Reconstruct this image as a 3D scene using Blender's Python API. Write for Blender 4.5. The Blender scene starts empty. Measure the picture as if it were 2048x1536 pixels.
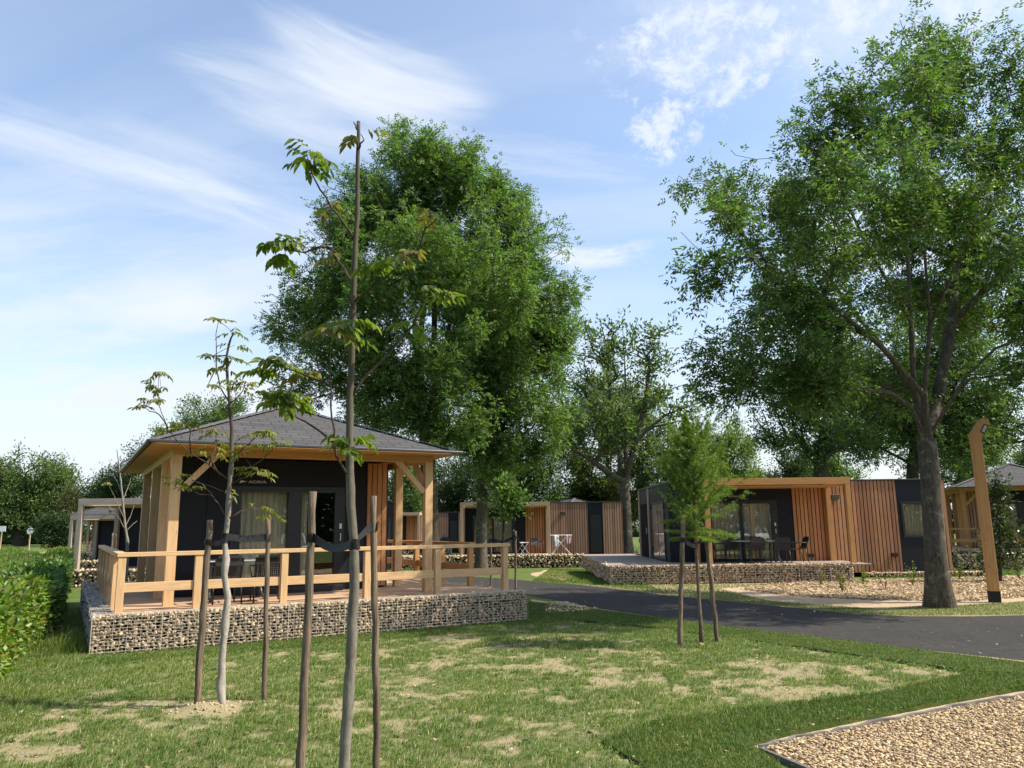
import bpy, bmesh, math, random
import numpy as np
from mathutils import Vector, Matrix
random.seed(7)
S = bpy.context.scene
COL = S.collection
R_ = math.radians

# ------------------------------------------------------------------ camera
FOC, PITCH, ROLL, EYE = 1549.0, R_(10.36), 0.01205, 1.9      # focal length in pixels of a 2048 px wide frame
_fw = np.array([0, math.cos(PITCH), math.sin(PITCH)]); _r = np.array([1., 0, 0]); _u = np.cross(_r, _fw)
CR = math.cos(ROLL)*_r - math.sin(ROLL)*_u; CU = math.sin(ROLL)*_r + math.cos(ROLL)*_u
cam_d = bpy.data.cameras.new('camera'); cam = bpy.data.objects.new('camera', cam_d); COL.objects.link(cam)
cam_d.sensor_width = 36; cam_d.lens = FOC/2048*36; cam_d.clip_start = .05; cam_d.clip_end = 6000
M = Matrix.Identity(4)
for i in range(3):
    M[i][0] = CR[i]; M[i][1] = CU[i]; M[i][2] = -_fw[i]
M[2][3] = EYE
cam.matrix_world = M
S.camera = cam

# ------------------------------------------------------------------ light
SUN_AZ, SUN_EL = 95.0, 47.0
S.view_settings.view_transform = 'Standard'; S.view_settings.look = 'None'
S.view_settings.exposure = 1.08; S.view_settings.gamma = 1
sd = bpy.data.lights.new('sun', 'SUN'); sd.energy = 3.7; sd.angle = R_(.53); sd.color = (1, .9, .76)
so = bpy.data.objects.new('sun', sd); COL.objects.link(so)
_s = Vector((math.sin(R_(SUN_AZ))*math.cos(R_(SUN_EL)), math.cos(R_(SUN_AZ))*math.cos(R_(SUN_EL)), math.sin(R_(SUN_EL))))
so.rotation_euler = _s.to_track_quat('Z', 'Y').to_euler()

W = bpy.data.worlds.new('World'); S.world = W; W.use_nodes = True
nt = W.node_tree; nt.nodes.clear()
def N(t, tree=None, **kw):
    n = (tree or nt).nodes.new(t)
    for k, v in kw.items(): setattr(n, k, v)
    return n
def link(a, b, tree=None): (tree or nt).links.new(a, b)
def mth(op, a, b=None, c=None, clamp=False, tree=None):
    n = N('ShaderNodeMath', tree, operation=op, use_clamp=clamp)
    for i, x in enumerate((a, b, c)):
        if x is None: continue
        if isinstance(x, (int, float)): n.inputs[i].default_value = x
        else: link(x, n.inputs[i], tree)
    return n.outputs[0]
sky = N('ShaderNodeTexSky', sky_type='NISHITA', sun_disc=False)
sky.sun_elevation = R_(SUN_EL); sky.sun_rotation = R_(SUN_AZ); sky.air_density = 1.15; sky.dust_density = 1.6; sky.ozone_density = 1.2
tc = N('ShaderNodeTexCoord'); D = tc.outputs['Generated']
def dotp(v):
    n = N('ShaderNodeVectorMath', operation='DOT_PRODUCT'); link(D, n.inputs[0]); n.inputs[1].default_value = v
    return n.outputs['Value']
def noise2(x, y, scale, detail=5, rough=.6, seed=0., dist=0.):
    c = N('ShaderNodeCombineXYZ'); link(x, c.inputs[0]); link(y, c.inputs[1]); c.inputs[2].default_value = seed
    n = N('ShaderNodeTexNoise'); n.inputs['Scale'].default_value = scale; n.inputs['Detail'].default_value = detail
    n.inputs['Roughness'].default_value = rough; n.inputs['Distortion'].default_value = dist
    link(c.outputs[0], n.inputs['Vector']); return n.outputs['Fac']
def smooth(x, lo, hi):
    n = N('ShaderNodeMapRange', interpolation_type='SMOOTHSTEP'); link(x, n.inputs[0])
    n.inputs[1].default_value = lo; n.inputs[2].default_value = hi; return n.outputs[0]
def cloud(c, along, half_l, half_w, ax, ay, lo, hi, amount, seed, detail=6, rough=.62, dist=.3, skew=0., edge=.45):
    """one drift of cloud: c = its direction, along = a direction further down its length"""
    c = Vector(c).normalized(); a = Vector(along) - c; a = (a - c*a.dot(c)).normalized(); b = c.cross(a)
    x, y = dotp(a), dotp(b)
    if skew: y = mth('ADD', y, mth('MULTIPLY', mth('MULTIPLY', x, x), skew))
    r = mth('ADD', mth('POWER', mth('ABSOLUTE', mth('DIVIDE', x, half_l)), 2.), mth('POWER', mth('ABSOLUTE', mth('DIVIDE', y, half_w)), 2.))
    n = noise2(mth('MULTIPLY', x, ax), mth('MULTIPLY', y, ay), 1., detail, rough, seed, dist)
    front = smooth(dotp(c), .3, .5)
    env = smooth(r, 1.25, 0.)
    v = smooth(mth('ADD', n, mth('MULTIPLY', mth('SUBTRACT', env, .5), edge)), lo, hi)
    return mth('MULTIPLY', mth('MULTIPLY', mth('MULTIPLY', v, smooth(r, 1.25, .35)), front), amount)
parts = [
  cloud((-.158,.838,.522), (-.02,.873,.488), .17, .058, 3.2, 26, .30, .92, .92, 3.1, 6, .58, .35, .9),
  cloud((-.195,.85,.485), (-.02,.89,.45), .24, .075, 4, 26, .40, .98, .62, 7.7),
  cloud((-.46,.79,.408), (-.298,.865,.385), 0.27, .020, 4, 55, .34, .98, .62, 11.3, edge=.4),
  cloud((-.40,.82,.40), (-.25,.88,.37), .30, .06, 4, 30, .44, 1.0, .45, 12.9),
  cloud((-.36,.84,.385), (-.25,.86,.34), .12, .03, 8, 60, .44, .95, .45, 14.3),
  cloud((.235,.81,.535), (.35,.78,.52), .17, .085, 34, 40, .50, .76, .85, 21.7, 8, .72, .25, edge=.16),
  cloud((.27,.79,.55), (.35,.77,.53), .22, .10, 10, 12, .40, .80, .42, 22.7, 6, .6, .25, edge=.3),
  cloud((.42,.73,.54), (.5,.70,.50), .16, .06, 24, 24, .44, .74, .85, 24.2, 8, .7, edge=.25),
  cloud((.19,.864,.468), (.245,.833,.49), .065, .045, 46, 48, .47, .74, .85, 31.7, 8, .7, edge=.25),
  cloud((.255,.83,.50), (.28,.80,.52), .035, .02, 40, 40, .44, .74, .8, 33.7, 8, .7, edge=.25),
  cloud((.11,.936,.335), (.22,.92,.335), .095, .024, 18, 50, .40, .82, .85, 41.3, edge=.35),
  cloud((.42,.85,.335), (.55,.80,.33), .16, .08, 12, 18, .36, .80, .95, 51.3, edge=.3),
  cloud((.02,.895,.45), (.2,.89,.42), .20, .04, 8, 50, .46, 1.0, .4, 57.3),
]
tot = parts[0]
for p in parts[1:]: tot = mth('ADD', tot, mth('MULTIPLY', p, mth('SUBTRACT', 1., tot)), clamp=True)
sep = N('ShaderNodeSeparateXYZ'); link(D, sep.inputs[0])
el = sep.outputs['Z']
vx = mth('DIVIDE', sep.outputs['X'], mth('ADD', mth('MAXIMUM', el, 0.), .16)); vy = mth('DIVIDE', sep.outputs['Y'], mth('ADD', mth('MAXIMUM', el, 0.), .16))
veil_n = noise2(mth('ADD', mth('MULTIPLY', vx, .55), mth('MULTIPLY', vy, .25)), mth('MULTIPLY', vy, 1.3), 1.3, 7, .6, 5.5, .6)
low = smooth(el, .52, .06)                                    # thin veil of high cloud, thicker low down
left = smooth(sep.outputs['X'], .55, -.5)
veil = mth('MULTIPLY', smooth(veil_n, .24, .74), mth('ADD', .26, mth('MULTIPLY', low, mth('ADD', .32, mth('MULTIPLY', left, .95)))), clamp=True)
veil = mth('MAXIMUM', veil, mth('MULTIPLY', smooth(el, .34, .0), mth('ADD', .62, mth('MULTIPLY', left, .30))))
tot = mth('ADD', tot, mth('MULTIPLY', veil, mth('SUBTRACT', 1., tot)), clamp=True)
mix = N('ShaderNodeMixRGB'); link(tot, mix.inputs['Fac'])
lift = N('ShaderNodeMixRGB', blend_type='MULTIPLY'); lift.inputs['Fac'].default_value = 1
link(sky.outputs[0], lift.inputs['Color1']); lift.inputs['Color2'].default_value = (.75, .765, .79, 1)
link(lift.outputs[0], mix.inputs['Color1']); mix.inputs['Color2'].default_value = (2.85, 3.05, 3.36, 1)
bg = N('ShaderNodeBackground'); link(mix.outputs[0], bg.inputs['Color']); bg.inputs['Strength'].default_value = .15
ow = N('ShaderNodeOutputWorld'); link(bg.outputs[0], ow.inputs['Surface'])

# ------------------------------------------------------------------ helpers
def gz(y):                                                     # the ground drops a little beyond the road
    t = min(1., max(0., (y-26)/16.)); return -.3*t*t*(3-2*t)
def ray(px, py): return _fw*FOC + CR*(px-1024) - CU*(py-768)
def atz(px, py, z=0.):
    d = ray(px, py); t = (z-EYE)/d[2]; return np.array([0, 0, EYE]) + d*t
def at(px, py):
    z = 0.
    for _ in range(12): p = atz(px, py, z); z = .5*z+.5*gz(p[1])
    p[2] = gz(p[1]); return p
def atY(px, py, Y):
    d = ray(px, py); return np.array([0, 0, EYE]) + d*(Y/d[1])

def tag(o, label=None, cat=None, group=None, kind=None):
    for k, v in (('label', label), ('category', cat), ('group', group), ('kind', kind)):
        if v: o[k] = v
    return o
def thing(name, label, cat, loc=(0, 0, 0), rz=0., group=None):
    o = bpy.data.objects.new(name, None); COL.objects.link(o); o.empty_display_size = .2
    o.location = loc; o.rotation_euler = (0, 0, rz)
    return tag(o, label, cat, group)
def copy_tree(o, parent=None):
    c = o.copy(); COL.objects.link(c); c.parent = parent
    for ch in list(o.children): copy_tree(ch, c)
    return c
def link_mesh(name, me, mats, parent=None, smooth=False, bevel=0.):
    for m in (mats if isinstance(mats, (list, tuple)) else [mats]): me.materials.append(m)
    if smooth: me.polygons.foreach_set('use_smooth', np.ones(len(me.polygons), bool))
    o = bpy.data.objects.new(name, me); COL.objects.link(o); o.parent = parent
    if bevel:
        b = o.modifiers.new('bevel', 'BEVEL'); b.width = bevel; b.segments = 2; b.limit_method = 'ANGLE'
    return o
class MB:
    """collects boxes, bars, tubes and sheets of ONE part"""
    def __init__(s): s.v = []; s.f = []; s.m = []; s.uv = {}
    def add(s, vs, fs, mi=0):
        b = len(s.v); s.v += [tuple(map(float, p)) for p in vs]; s.f += [tuple(i+b for i in f) for f in fs]; s.m += [mi]*len(fs)
        return s
    def box(s, x0, x1, y0, y1, z0, z1, mi=0):
        return s.add([(x0,y0,z0),(x1,y0,z0),(x1,y1,z0),(x0,y1,z0),(x0,y0,z1),(x1,y0,z1),(x1,y1,z1),(x0,y1,z1)],
                     [(0,3,2,1),(4,5,6,7),(0,1,5,4),(1,2,6,5),(2,3,7,6),(3,0,4,7)], mi)
    def bar(s, p, q, w, h, side=None, mi=0):
        p, q = Vector(p), Vector(q); d = (q-p).normalized()
        a = Vector(side) if side else (Vector((0,0,1)).cross(d) if abs(d.z) < .95 else Vector((1,0,0)))
        a = (a-d*a.dot(d)).normalized(); b = d.cross(a)
        vs = [e + a*i*w/2 + b*j*h/2 for e in (p, q) for i, j in ((-1,-1),(1,-1),(1,1),(-1,1))]
        return s.add(vs, [(3,2,1,0),(4,5,6,7),(0,1,5,4),(1,2,6,5),(2,3,7,6),(3,0,4,7)], mi)
    def tube(s, pts, rad, n=8, cap=True, mi=0):
        pts = [Vector(p) for p in pts]
        if not hasattr(rad, '__len__'): rad = [rad]*len(pts)
        vs, fs = [], []; prev = None
        for i, p in enumerate(pts):
            d = (pts[min(i+1, len(pts)-1)] - pts[max(i-1, 0)]).normalized()
            a = prev if prev is not None else d.orthogonal()
            a = (a-d*a.dot(d)); a = a.normalized() if a.length > 1e-5 else d.orthogonal().normalized(); prev = a; b = d.cross(a)
            vs += [p + (a*math.cos(t)+b*math.sin(t))*rad[i] for t in [2*math.pi*k/n for k in range(n)]]
        for i in range(len(pts)-1):
            for k in range(n):
                fs.append((i*n+k, i*n+(k+1) % n, (i+1)*n+(k+1) % n, (i+1)*n+k))
        if cap: fs += [tuple(range(n-1, -1, -1)), tuple((len(pts)-1)*n+k for k in range(n))]
        return s.add(vs, fs, mi)
    def obj(s, name, mats, parent=None, smooth=False, bevel=0., uvs=None):
        me = bpy.data.meshes.new(name); me.from_pydata(s.v, [], s.f)
        if any(s.m): me.polygons.foreach_set('material_index', s.m)
        if uvs is not None:
            ul = me.uv_layers.new(name='UVMap'); ul.data.foreach_set('uv', np.array([c for f in s.f for i in f for c in uvs[i]], np.float32))
        return link_mesh(name, me, mats, parent, smooth, bevel)
def np_mesh(name, V, F):
    """V (n,3), F (m,k) all faces with k corners"""
    V = np.asarray(V, np.float32); F = np.asarray(F, np.int32); k = F.shape[1]
    me = bpy.data.meshes.new(name)
    me.vertices.add(len(V)); me.vertices.foreach_set('co', V.ravel())
    me.loops.add(F.size); me.loops.foreach_set('vertex_index', F.ravel())
    me.polygons.add(len(F)); me.polygons.foreach_set('loop_start', np.arange(0, F.size, k, dtype=np.int32))
    me.polygons.foreach_set('loop_total', np.full(len(F), k, np.int32))
    me.update(calc_edges=True)
    return me

# ------------------------------------------------------------------ materials
def newmat(name):
    m = bpy.data.materials.new(name); m.use_nodes = True
    t = m.node_tree; b = t.nodes['Principled BSDF']; return m, t, b
def vnoise(t, coord, scale, detail=4, rough=.55, sc=(1, 1, 1), dist=0.):
    mp = N('ShaderNodeMapping', t); mp.inputs['Scale'].default_value = sc; link(coord, mp.inputs['Vector'], t)
    n = N('ShaderNodeTexNoise', t); n.inputs['Scale'].default_value = scale; n.inputs['Detail'].default_value = detail
    n.inputs['Roughness'].default_value = rough; n.inputs['Distortion'].default_value = dist
    link(mp.outputs[0], n.inputs['Vector'], t); return n.outputs['Fac']
def ramp(t, fac, stops):
    r = N('ShaderNodeValToRGB', t); link(fac, r.inputs[0], t)
    while len(r.color_ramp.elements) < len(stops): r.color_ramp.elements.new(.5)
    for e, (p, c) in zip(r.color_ramp.elements, stops): e.position = p; e.color = (*c, 1)
    return r.outputs[0]
def mixc(t, fac, a, b, mode='MIX'):
    n = N('ShaderNodeMixRGB', t, blend_type=mode)
    for s_, x in ((n.inputs[0], fac), (n.inputs[1], a), (n.inputs[2], b)):
        if isinstance(x, (int, float)): s_.default_value = x
        elif isinstance(x, tuple): s_.default_value = (*x, 1)
        else: link(x, s_, t)
    return n.outputs[0]
def bump(t, b, h, strength=.3, dist=.01):
    n = N('ShaderNodeBump', t); n.inputs['Strength'].default_value = strength; n.inputs['Distance'].default_value = dist
    link(h, n.inputs['Height'], t); link(n.outputs[0], b.inputs['Normal'], t)
def objco(t): return N('ShaderNodeTexCoord', t).outputs['Object']
def island(t): return N('ShaderNodeNewGeometry', t).outputs['Random Per Island']
def vary(t, col, fac, lo, hi, hue=0.):
    hs = N('ShaderNodeHueSaturation', t); link(col, hs.inputs['Color'], t)
    mr = N('ShaderNodeMapRange', t); link(fac, mr.inputs[0], t); mr.inputs[3].default_value = lo; mr.inputs[4].default_value = hi
    link(mr.outputs[0], hs.inputs['Value'], t)
    if hue:
        m2 = N('ShaderNodeMapRange', t); link(mth('FRACT', mth('MULTIPLY', fac, 7.31, tree=t), tree=t), m2.inputs[0], t)
        m2.inputs[3].default_value = .5-hue; m2.inputs[4].default_value = .5+hue; link(m2.outputs[0], hs.inputs['Hue'], t)
    return hs.outputs[0]
def plain(name, col, rough=.6, spec=.4, metal=0., nz=0.):
    m, t, b = newmat(name); b.inputs['Roughness'].default_value = rough; b.inputs['Metallic'].default_value = metal
    b.inputs['Specular IOR Level'].default_value = spec
    n = vnoise(t, objco(t), 6, 5, .6); c = ramp(t, n, [(.3, tuple(x*(1-nz-.06) for x in col)), (.7, tuple(min(1, x*(1+nz+.06)) for x in col))])
    link(c, b.inputs['Base Color'], t); return m
def wood(name, col, axis='z', contrast=.30, rough=.66, var=.17, knots=True, grey=None):
    m, t, b = newmat(name); co = objco(t)
    sc = {'x': (1.1, 16, 16), 'y': (16, 1.1, 16), 'z': (16, 16, 1.1)}[axis]
    g = vnoise(t, co, 2.2, 6, .6, sc, .6)
    c1 = tuple(x*(1-contrast) for x in col); c2 = tuple(min(1, x*(1+contrast*.7)) for x in col)
    c = ramp(t, g, [(.25, c1), (.75, c2)])
    broad = vnoise(t, co, 1.3, 3, .5, tuple(1+.0*s for s in sc)); c = mixc(t, mth('MULTIPLY', broad, .45, tree=t), c, (col[0]*.66, col[1]*.60, col[2]*.52))
    if grey: c = mixc(t, ramp(t, vnoise(t, co, 3, 5, .7, tuple(.3+.1*s for s in sc)), [(.35, (0,0,0)), (.7, (.8,.8,.8))]), c, grey)
    if knots:
        mp = N('ShaderNodeMapping', t); mp.inputs['Scale'].default_value = tuple(.55 if s < 2 else 1.5 for s in sc); link(co, mp.inputs['Vector'], t)
        v = N('ShaderNodeTexVoronoi', t); v.inputs['Scale'].default_value = 3.4; link(mp.outputs[0], v.inputs['Vector'], t)
        k = ramp(t, v.outputs['Distance'], [(.035, (1,1,1)), (.11, (0,0,0))]); c = mixc(t, mth('MULTIPLY', k, .7, tree=t), c, tuple(x*.38 for x in col))
    c = vary(t, c, island(t), 1-var, 1+var, .006)
    link(c, b.inputs['Base Color'], t); b.inputs['Roughness'].default_value = rough; b.inputs['Specular IOR Level'].default_value = .25
    bump(t, b, g, .25, .004); return m
def leafmat(name, a, b_, trans=.35, rough=.5, spec=.35, lo=.62, hi=1.35, hue=.02, dead=None):
    m, t, b = newmat(name); isl = island(t)
    c = mixc(t, isl, a, b_)
    if dead: c = mixc(t, mth('GREATER_THAN', mth('FRACT', mth('MULTIPLY', isl, 91.7, tree=t), tree=t), 1-dead[0], tree=t), c, dead[1])
    clump = vnoise(t, objco(t), .9, 3, .5); c = mixc(t, ramp(t, clump, [(.35, (0,0,0)), (.65, (1,1,1))]), c, mixc(t, 1., c, (.72, .85, .8), 'MULTIPLY'))
    c = vary(t, c, mth('FRACT', mth('MULTIPLY', isl, 13.7, tree=t), tree=t), lo, hi, hue)
    link(c, b.inputs['Base Color'], t); b.inputs['Roughness'].default_value = rough; b.inputs['Specular IOR Level'].default_value = spec
    tr = N('ShaderNodeBsdfTranslucent', t); c2 = mixc(t, 1., c, (1.25, 1.45, .55), 'MULTIPLY'); link(c2, tr.inputs['Color'], t)
    mx = N('ShaderNodeMixShader', t); mx.inputs[0].default_value = trans
    link(b.outputs[0], mx.inputs[1], t); link(tr.outputs[0], mx.inputs[2], t)
    link(mx.outputs[0], t.nodes['Material Output'].inputs['Surface'], t); return m
def barkmat(name, a, b_, sc=(9, 9, 2.2), lichen=None, strength=.6):
    m, t, b = newmat(name); co = objco(t)
    n = vnoise(t, co, 2.4, 7, .68, sc, .8); c = ramp(t, n, [(.32, a), (.66, b_)])
    big = vnoise(t, co, 1.7, 4, .6); c = mixc(t, mth('MULTIPLY', big, .6, tree=t), c, tuple(x*.6 for x in a))
    if lichen:
        l = vnoise(t, co, 5.5, 6, .7); c = mixc(t, ramp(t, l, [(.56, (0,0,0)), (.68, (.8,.8,.8))]), c, lichen)
    link(c, b.inputs['Base Color'], t); b.inputs['Roughness'].default_value = .9; b.inputs['Specular IOR Level'].default_value = .15
    bump(t, b, n, strength, .03); return m
def glassmat(name, tint=(.94, .94, .91)):
    m = bpy.data.materials.new(name); m.use_nodes = True; t = m.node_tree; t.nodes.clear()
    tr = N('ShaderNodeBsdfTransparent', t); tr.inputs['Color'].default_value = (*tint, 1)
    gl = N('ShaderNodeBsdfGlossy', t); gl.inputs['Roughness'].default_value = 0.0; gl.inputs['Color'].default_value = (.95, .97, 1, 1)
    fr = N('ShaderNodeFresnel', t); fr.inputs['IOR'].default_value = 1.52
    n = vnoise(t, objco(t), 1.1, 2, .5); bp = N('ShaderNodeBump', t); bp.inputs['Strength'].default_value = .02; bp.inputs['Distance'].default_value = .05
    link(n, bp.inputs['Height'], t); link(bp.outputs[0], gl.inputs['Normal'], t)
    mx = N('ShaderNodeMixShader', t); link(mth('MULTIPLY_ADD', fr.outputs[0], 1.5, .015, clamp=True, tree=t), mx.inputs[0], t)
    link(tr.outputs[0], mx.inputs[1], t); link(gl.outputs[0], mx.inputs[2], t)
    o = N('ShaderNodeOutputMaterial', t); link(mx.outputs[0], o.inputs['Surface'], t); return m

MAT = dict(
  timber_x=wood('larch_timber_x', (.68, .465, .24), 'x'), timber_y=wood('larch_timber_y', (.68, .465, .24), 'y'), timber_z=wood('larch_timber_z', (.68, .465, .24), 'z'),
  pale_x=wood('pale_timber_x', (.52, .40, .275), 'x'), pale_y=wood('pale_timber_y', (.52, .40, .275), 'y'), pale_z=wood('pale_timber_z', (.52, .40, .275), 'z'),
  grey_x=wood('greyed_timber_x', (.44, .38, .31), 'x'), grey_y=wood('greyed_timber_y', (.44, .38, .31), 'y'), grey_z=wood('greyed_timber_z', (.44, .38, .31), 'z'),
  amber_x=wood('amber_timber_x', (.59, .33, .125), 'x'), amber_y=wood('amber_timber_y', (.59, .33, .125), 'y'), amber_z=wood('amber_timber_z', (.59, .33, .125), 'z'),
  slat=wood('larch_slats', (.42, .22, .12), 'z', .32, var=.32), slat_old=wood('weathered_slats', (.37, .20, .135), 'z', .3, var=.28, grey=(.30, .205, .16)),
  slat_warm=wood('sheltered_slats', (.48, .225, .10), 'z', .28, var=.2), deck=wood('deck_boards', (.55, .375, .24), 'x', .2, var=.12),
  deck_grey=wood('grey_deck_boards', (.34, .29, .25), 'x', .2, var=.1),
  dark=plain('anthracite_panel', (.0095, .0115, .018), .55, .25, nz=.12), frame=plain('anthracite_frame', (.012, .013, .017), .35, .5),
  backing=plain('black_backing', (.008, .008, .009), .9, .1), seam=plain('panel_joint', (.006, .006, .008), .8, .1),
  metal=plain('grey_metal', (.10, .11, .12), .4, .5, .6), steel=plain('galvanised_wire', (.46, .42, .35), .5, .5, .1), white=plain('white_plastic', (.75, .75, .73), .4),
  chair=plain('charcoal_plastic', (.022, .022, .024), .45, .45), tabletop=plain('pale_grey_laminate', (.42, .43, .44), .35), alu=plain('bare_aluminium', (.55, .56, .57), .35, .5, .7),
  strap=plain('black_webbing', (.012, .012, .014), .55, .35), glass=glassmat('window_glass'), interior=plain('room_wall', (.13, .12, .11), .9),
)
def curtainmat():
    m, t, b = newmat('curtain_cloth'); n = vnoise(t, objco(t), 3, 5, .6, (14, 14, .5))
    link(ramp(t, n, [(.3, (.68, .63, .50)), (.7, (.88, .83, .68))]), b.inputs['Base Color'], t); b.inputs['Roughness'].default_value = .9
    return m
MAT['curtain'] = curtainmat()
def shingle():
    m, t, b = newmat('slate_shingles'); uv = N('ShaderNodeTexCoord', t).outputs['UV']
    br = N('ShaderNodeTexBrick', t); br.offset = .5; br.squash = 1; link(uv, br.inputs['Vector'], t)
    br.inputs['Scale'].default_value = 1; br.inputs['Brick Width'].default_value = .40; br.inputs['Row Height'].default_value = .185
    br.inputs['Mortar Size'].default_value = .014; br.inputs['Mortar Smooth'].default_value = .2
    br.inputs['Color1'].default_value = (.070, .070, .072, 1); br.inputs['Color2'].default_value = (.115, .114, .114, 1); br.inputs['Mortar'].default_value = (.018, .018, .02, 1)
    n = vnoise(t, uv, 60, 4, .7); c = mixc(t, .55, br.outputs['Color'], ramp(t, n, [(.3, (.05,.05,.055)), (.75, (.22,.22,.225))]), 'OVERLAY')
    n2 = vnoise(t, uv, .9, 4, .6); c = mixc(t, mth('MULTIPLY', n2, .4, tree=t), c, (.13, .127, .12))
    link(c, b.inputs['Base Color'], t); b.inputs['Roughness'].default_value = .85; b.inputs['Specular IOR Level'].default_value = .3
    bump(t, b, mth('ADD', mth('MULTIPLY', br.outputs['Fac'], -1., tree=t), mth('MULTIPLY', n, .3, tree=t), tree=t), .6, .012); return m
MAT['shingle'] = shingle()
def stonemat(name, cols, lo=.6, hi=1.25):
    m, t, b = newmat(name); isl = island(t)
    c = ramp(t, isl, [(i/(len(cols)-1), c_) for i, c_ in enumerate(cols)])
    n = vnoise(t, objco(t), 22, 5, .65); c = mixc(t, .5, c, ramp(t, n, [(.3, (.3,.3,.3)), (.7, (.72,.72,.72))]), 'OVERLAY')
    c = vary(t, c, mth('FRACT', mth('MULTIPLY', isl, 17.3, tree=t), tree=t), lo, hi)
    link(c, b.inputs['Base Color'], t); b.inputs['Roughness'].default_value = .88; b.inputs['Specular IOR Level'].default_value = .2
    bump(t, b, n, .4, .006); return m
MAT['stone'] = stonemat('limestone_rubble', [(.54, .42, .275), (.43, .325, .21), (.60, .48, .325), (.49, .38, .255), (.35, .265, .18), (.57, .45, .30)])
MAT['shade_blue_stone'] = stonemat('shade_blue_rubble', [(.13, .15, .18), (.20, .22, .25), (.10, .11, .13), (.17, .18, .20)])  # ordinary rubble with its dark bluish shade put into the stone colour
MAT['gravel'] = stonemat('tan_gravel', [(.50, .375, .215), (.42, .31, .175), (.56, .43, .26), (.36, .27, .165), (.52, .395, .235), (.45, .34, .20)], .7, 1.15)
MAT['chips'] = stonemat('wood_chips', [(.58, .44, .265), (.46, .335, .19), (.64, .51, .33), (.34, .24, .14), (.54, .41, .25)], .6, 1.15)

# ------------------------------------------------------------------ ground
def vn(x, y, scale, seed=0, octaves=1):
    """value noise on arrays, 0..1"""
    out = np.zeros_like(x, float); amp = 1.; tot_ = 0.
    for o in range(octaves):
        rng = np.random.RandomState(seed+o*17); lat = rng.rand(257, 257)
        u, v = x*scale*2**o+100.37, y*scale*2**o+77.71
        iu, iv = np.floor(u).astype(int), np.floor(v).astype(int); fu, fv = u-iu, v-iv
        fu, fv = fu*fu*(3-2*fu), fv*fv*(3-2*fv)
        a = lat[iu % 257, iv % 257]; b = lat[(iu+1) % 257, iv % 257]; c = lat[iu % 257, (iv+1) % 257]; d = lat[(iu+1) % 257, (iv+1) % 257]
        out += amp*((a*(1-fu)+b*fu)*(1-fv)+(c*(1-fu)+d*fu)*fv); tot_ += amp; amp *= .5
    return out/tot_
def gzv(y):
    t = np.clip((y-26)/16., 0, 1); return -.3*t*t*(3-2*t)
def sstep(x, a, b):
    t = np.clip((x-a)/(b-a), 0, 1); return t*t*(3-2*t)
def inpoly(x, y, P):
    c = np.zeros(x.shape, bool); n = len(P)
    for i in range(n):
        x1, y1 = P[i][:2]; x2, y2 = P[(i+1) % n][:2]
        if y1 == y2: continue
        c ^= ((y1 > y) != (y2 > y)) & (x < (x2-x1)*(y-y1)/(y2-y1)+x1)
    return c
def inset_noise(P, amp, seed, step=.25):
    """resample an outline and make it wander a little"""
    out = []; rng = np.random.RandomState(seed)
    for i in range(len(P)):
        a, b = np.array(P[i][:2]), np.array(P[(i+1) % len(P)][:2]); L = np.linalg.norm(b-a); n = min(120, max(1, int(L/step)))
        nrm = np.array([-(b-a)[1], (b-a)[0]])/max(L, 1e-6)
        for k in range(n):
            p = a+(b-a)*k/n
            out.append(p + (nrm*rng.uniform(-amp, amp) if k else 0))
    return out
def pxp(*pts): return [at(*p)[:2] for p in pts]

def ground_mat(name, soil, g1, g2, dry, amt=(.42, .60), sc=1.0):
    m, t, b = newmat(name); co = objco(t)
    n = vnoise(t, co, .35*sc, 6, .62); fine = vnoise(t, co, 22, 5, .7); mid = vnoise(t, co, 3.2*sc, 5, .65)
    g = mixc(t, fine, g1, g2); g = mixc(t, ramp(t, mid, [(.45, (0,0,0)), (.75, (1,1,1))]), g, dry)
    s_ = mixc(t, fine, tuple(x*.72 for x in soil), soil)
    msk = ramp(t, mth('ADD', mth('MULTIPLY', n, .6, tree=t), mth('MULTIPLY', mid, .4, tree=t), tree=t), [(amt[0], (0,0,0)), (amt[1], (1,1,1))])
    link(mixc(t, msk, s_, g), b.inputs['Base Color'], t); b.inputs['Roughness'].default_value = .95; b.inputs['Specular IOR Level'].default_value = .1
    bump(t, b, fine, .8, .03); return m
MAT['meadow'] = ground_mat('meadow', (.30, .25, .13), (.050, .095, .018), (.115, .165, .045), (.17, .185, .06), (.22, .40))
MAT['turf'] = ground_mat('turf_soil', (.18, .14, .08), (.032, .062, .012), (.07, .105, .026), (.13, .125, .045), (.2, .4))
MAT['dry_turf'] = ground_mat('dry_turf', (.42, .33, .20), (.075, .105, .03), (.13, .16, .05), (.24, .215, .09), (.36, .62))
MAT['soil'] = ground_mat('sandy_soil', (.50, .385, .255), (.44, .33, .21), (.52, .41, .28), (.40, .30, .19))
MAT['lawn_soil'] = ground_mat('lawn_soil', (.44, .35, .225), (.36, .28, .17), (.47, .38, .25), (.30, .25, .13))
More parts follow.
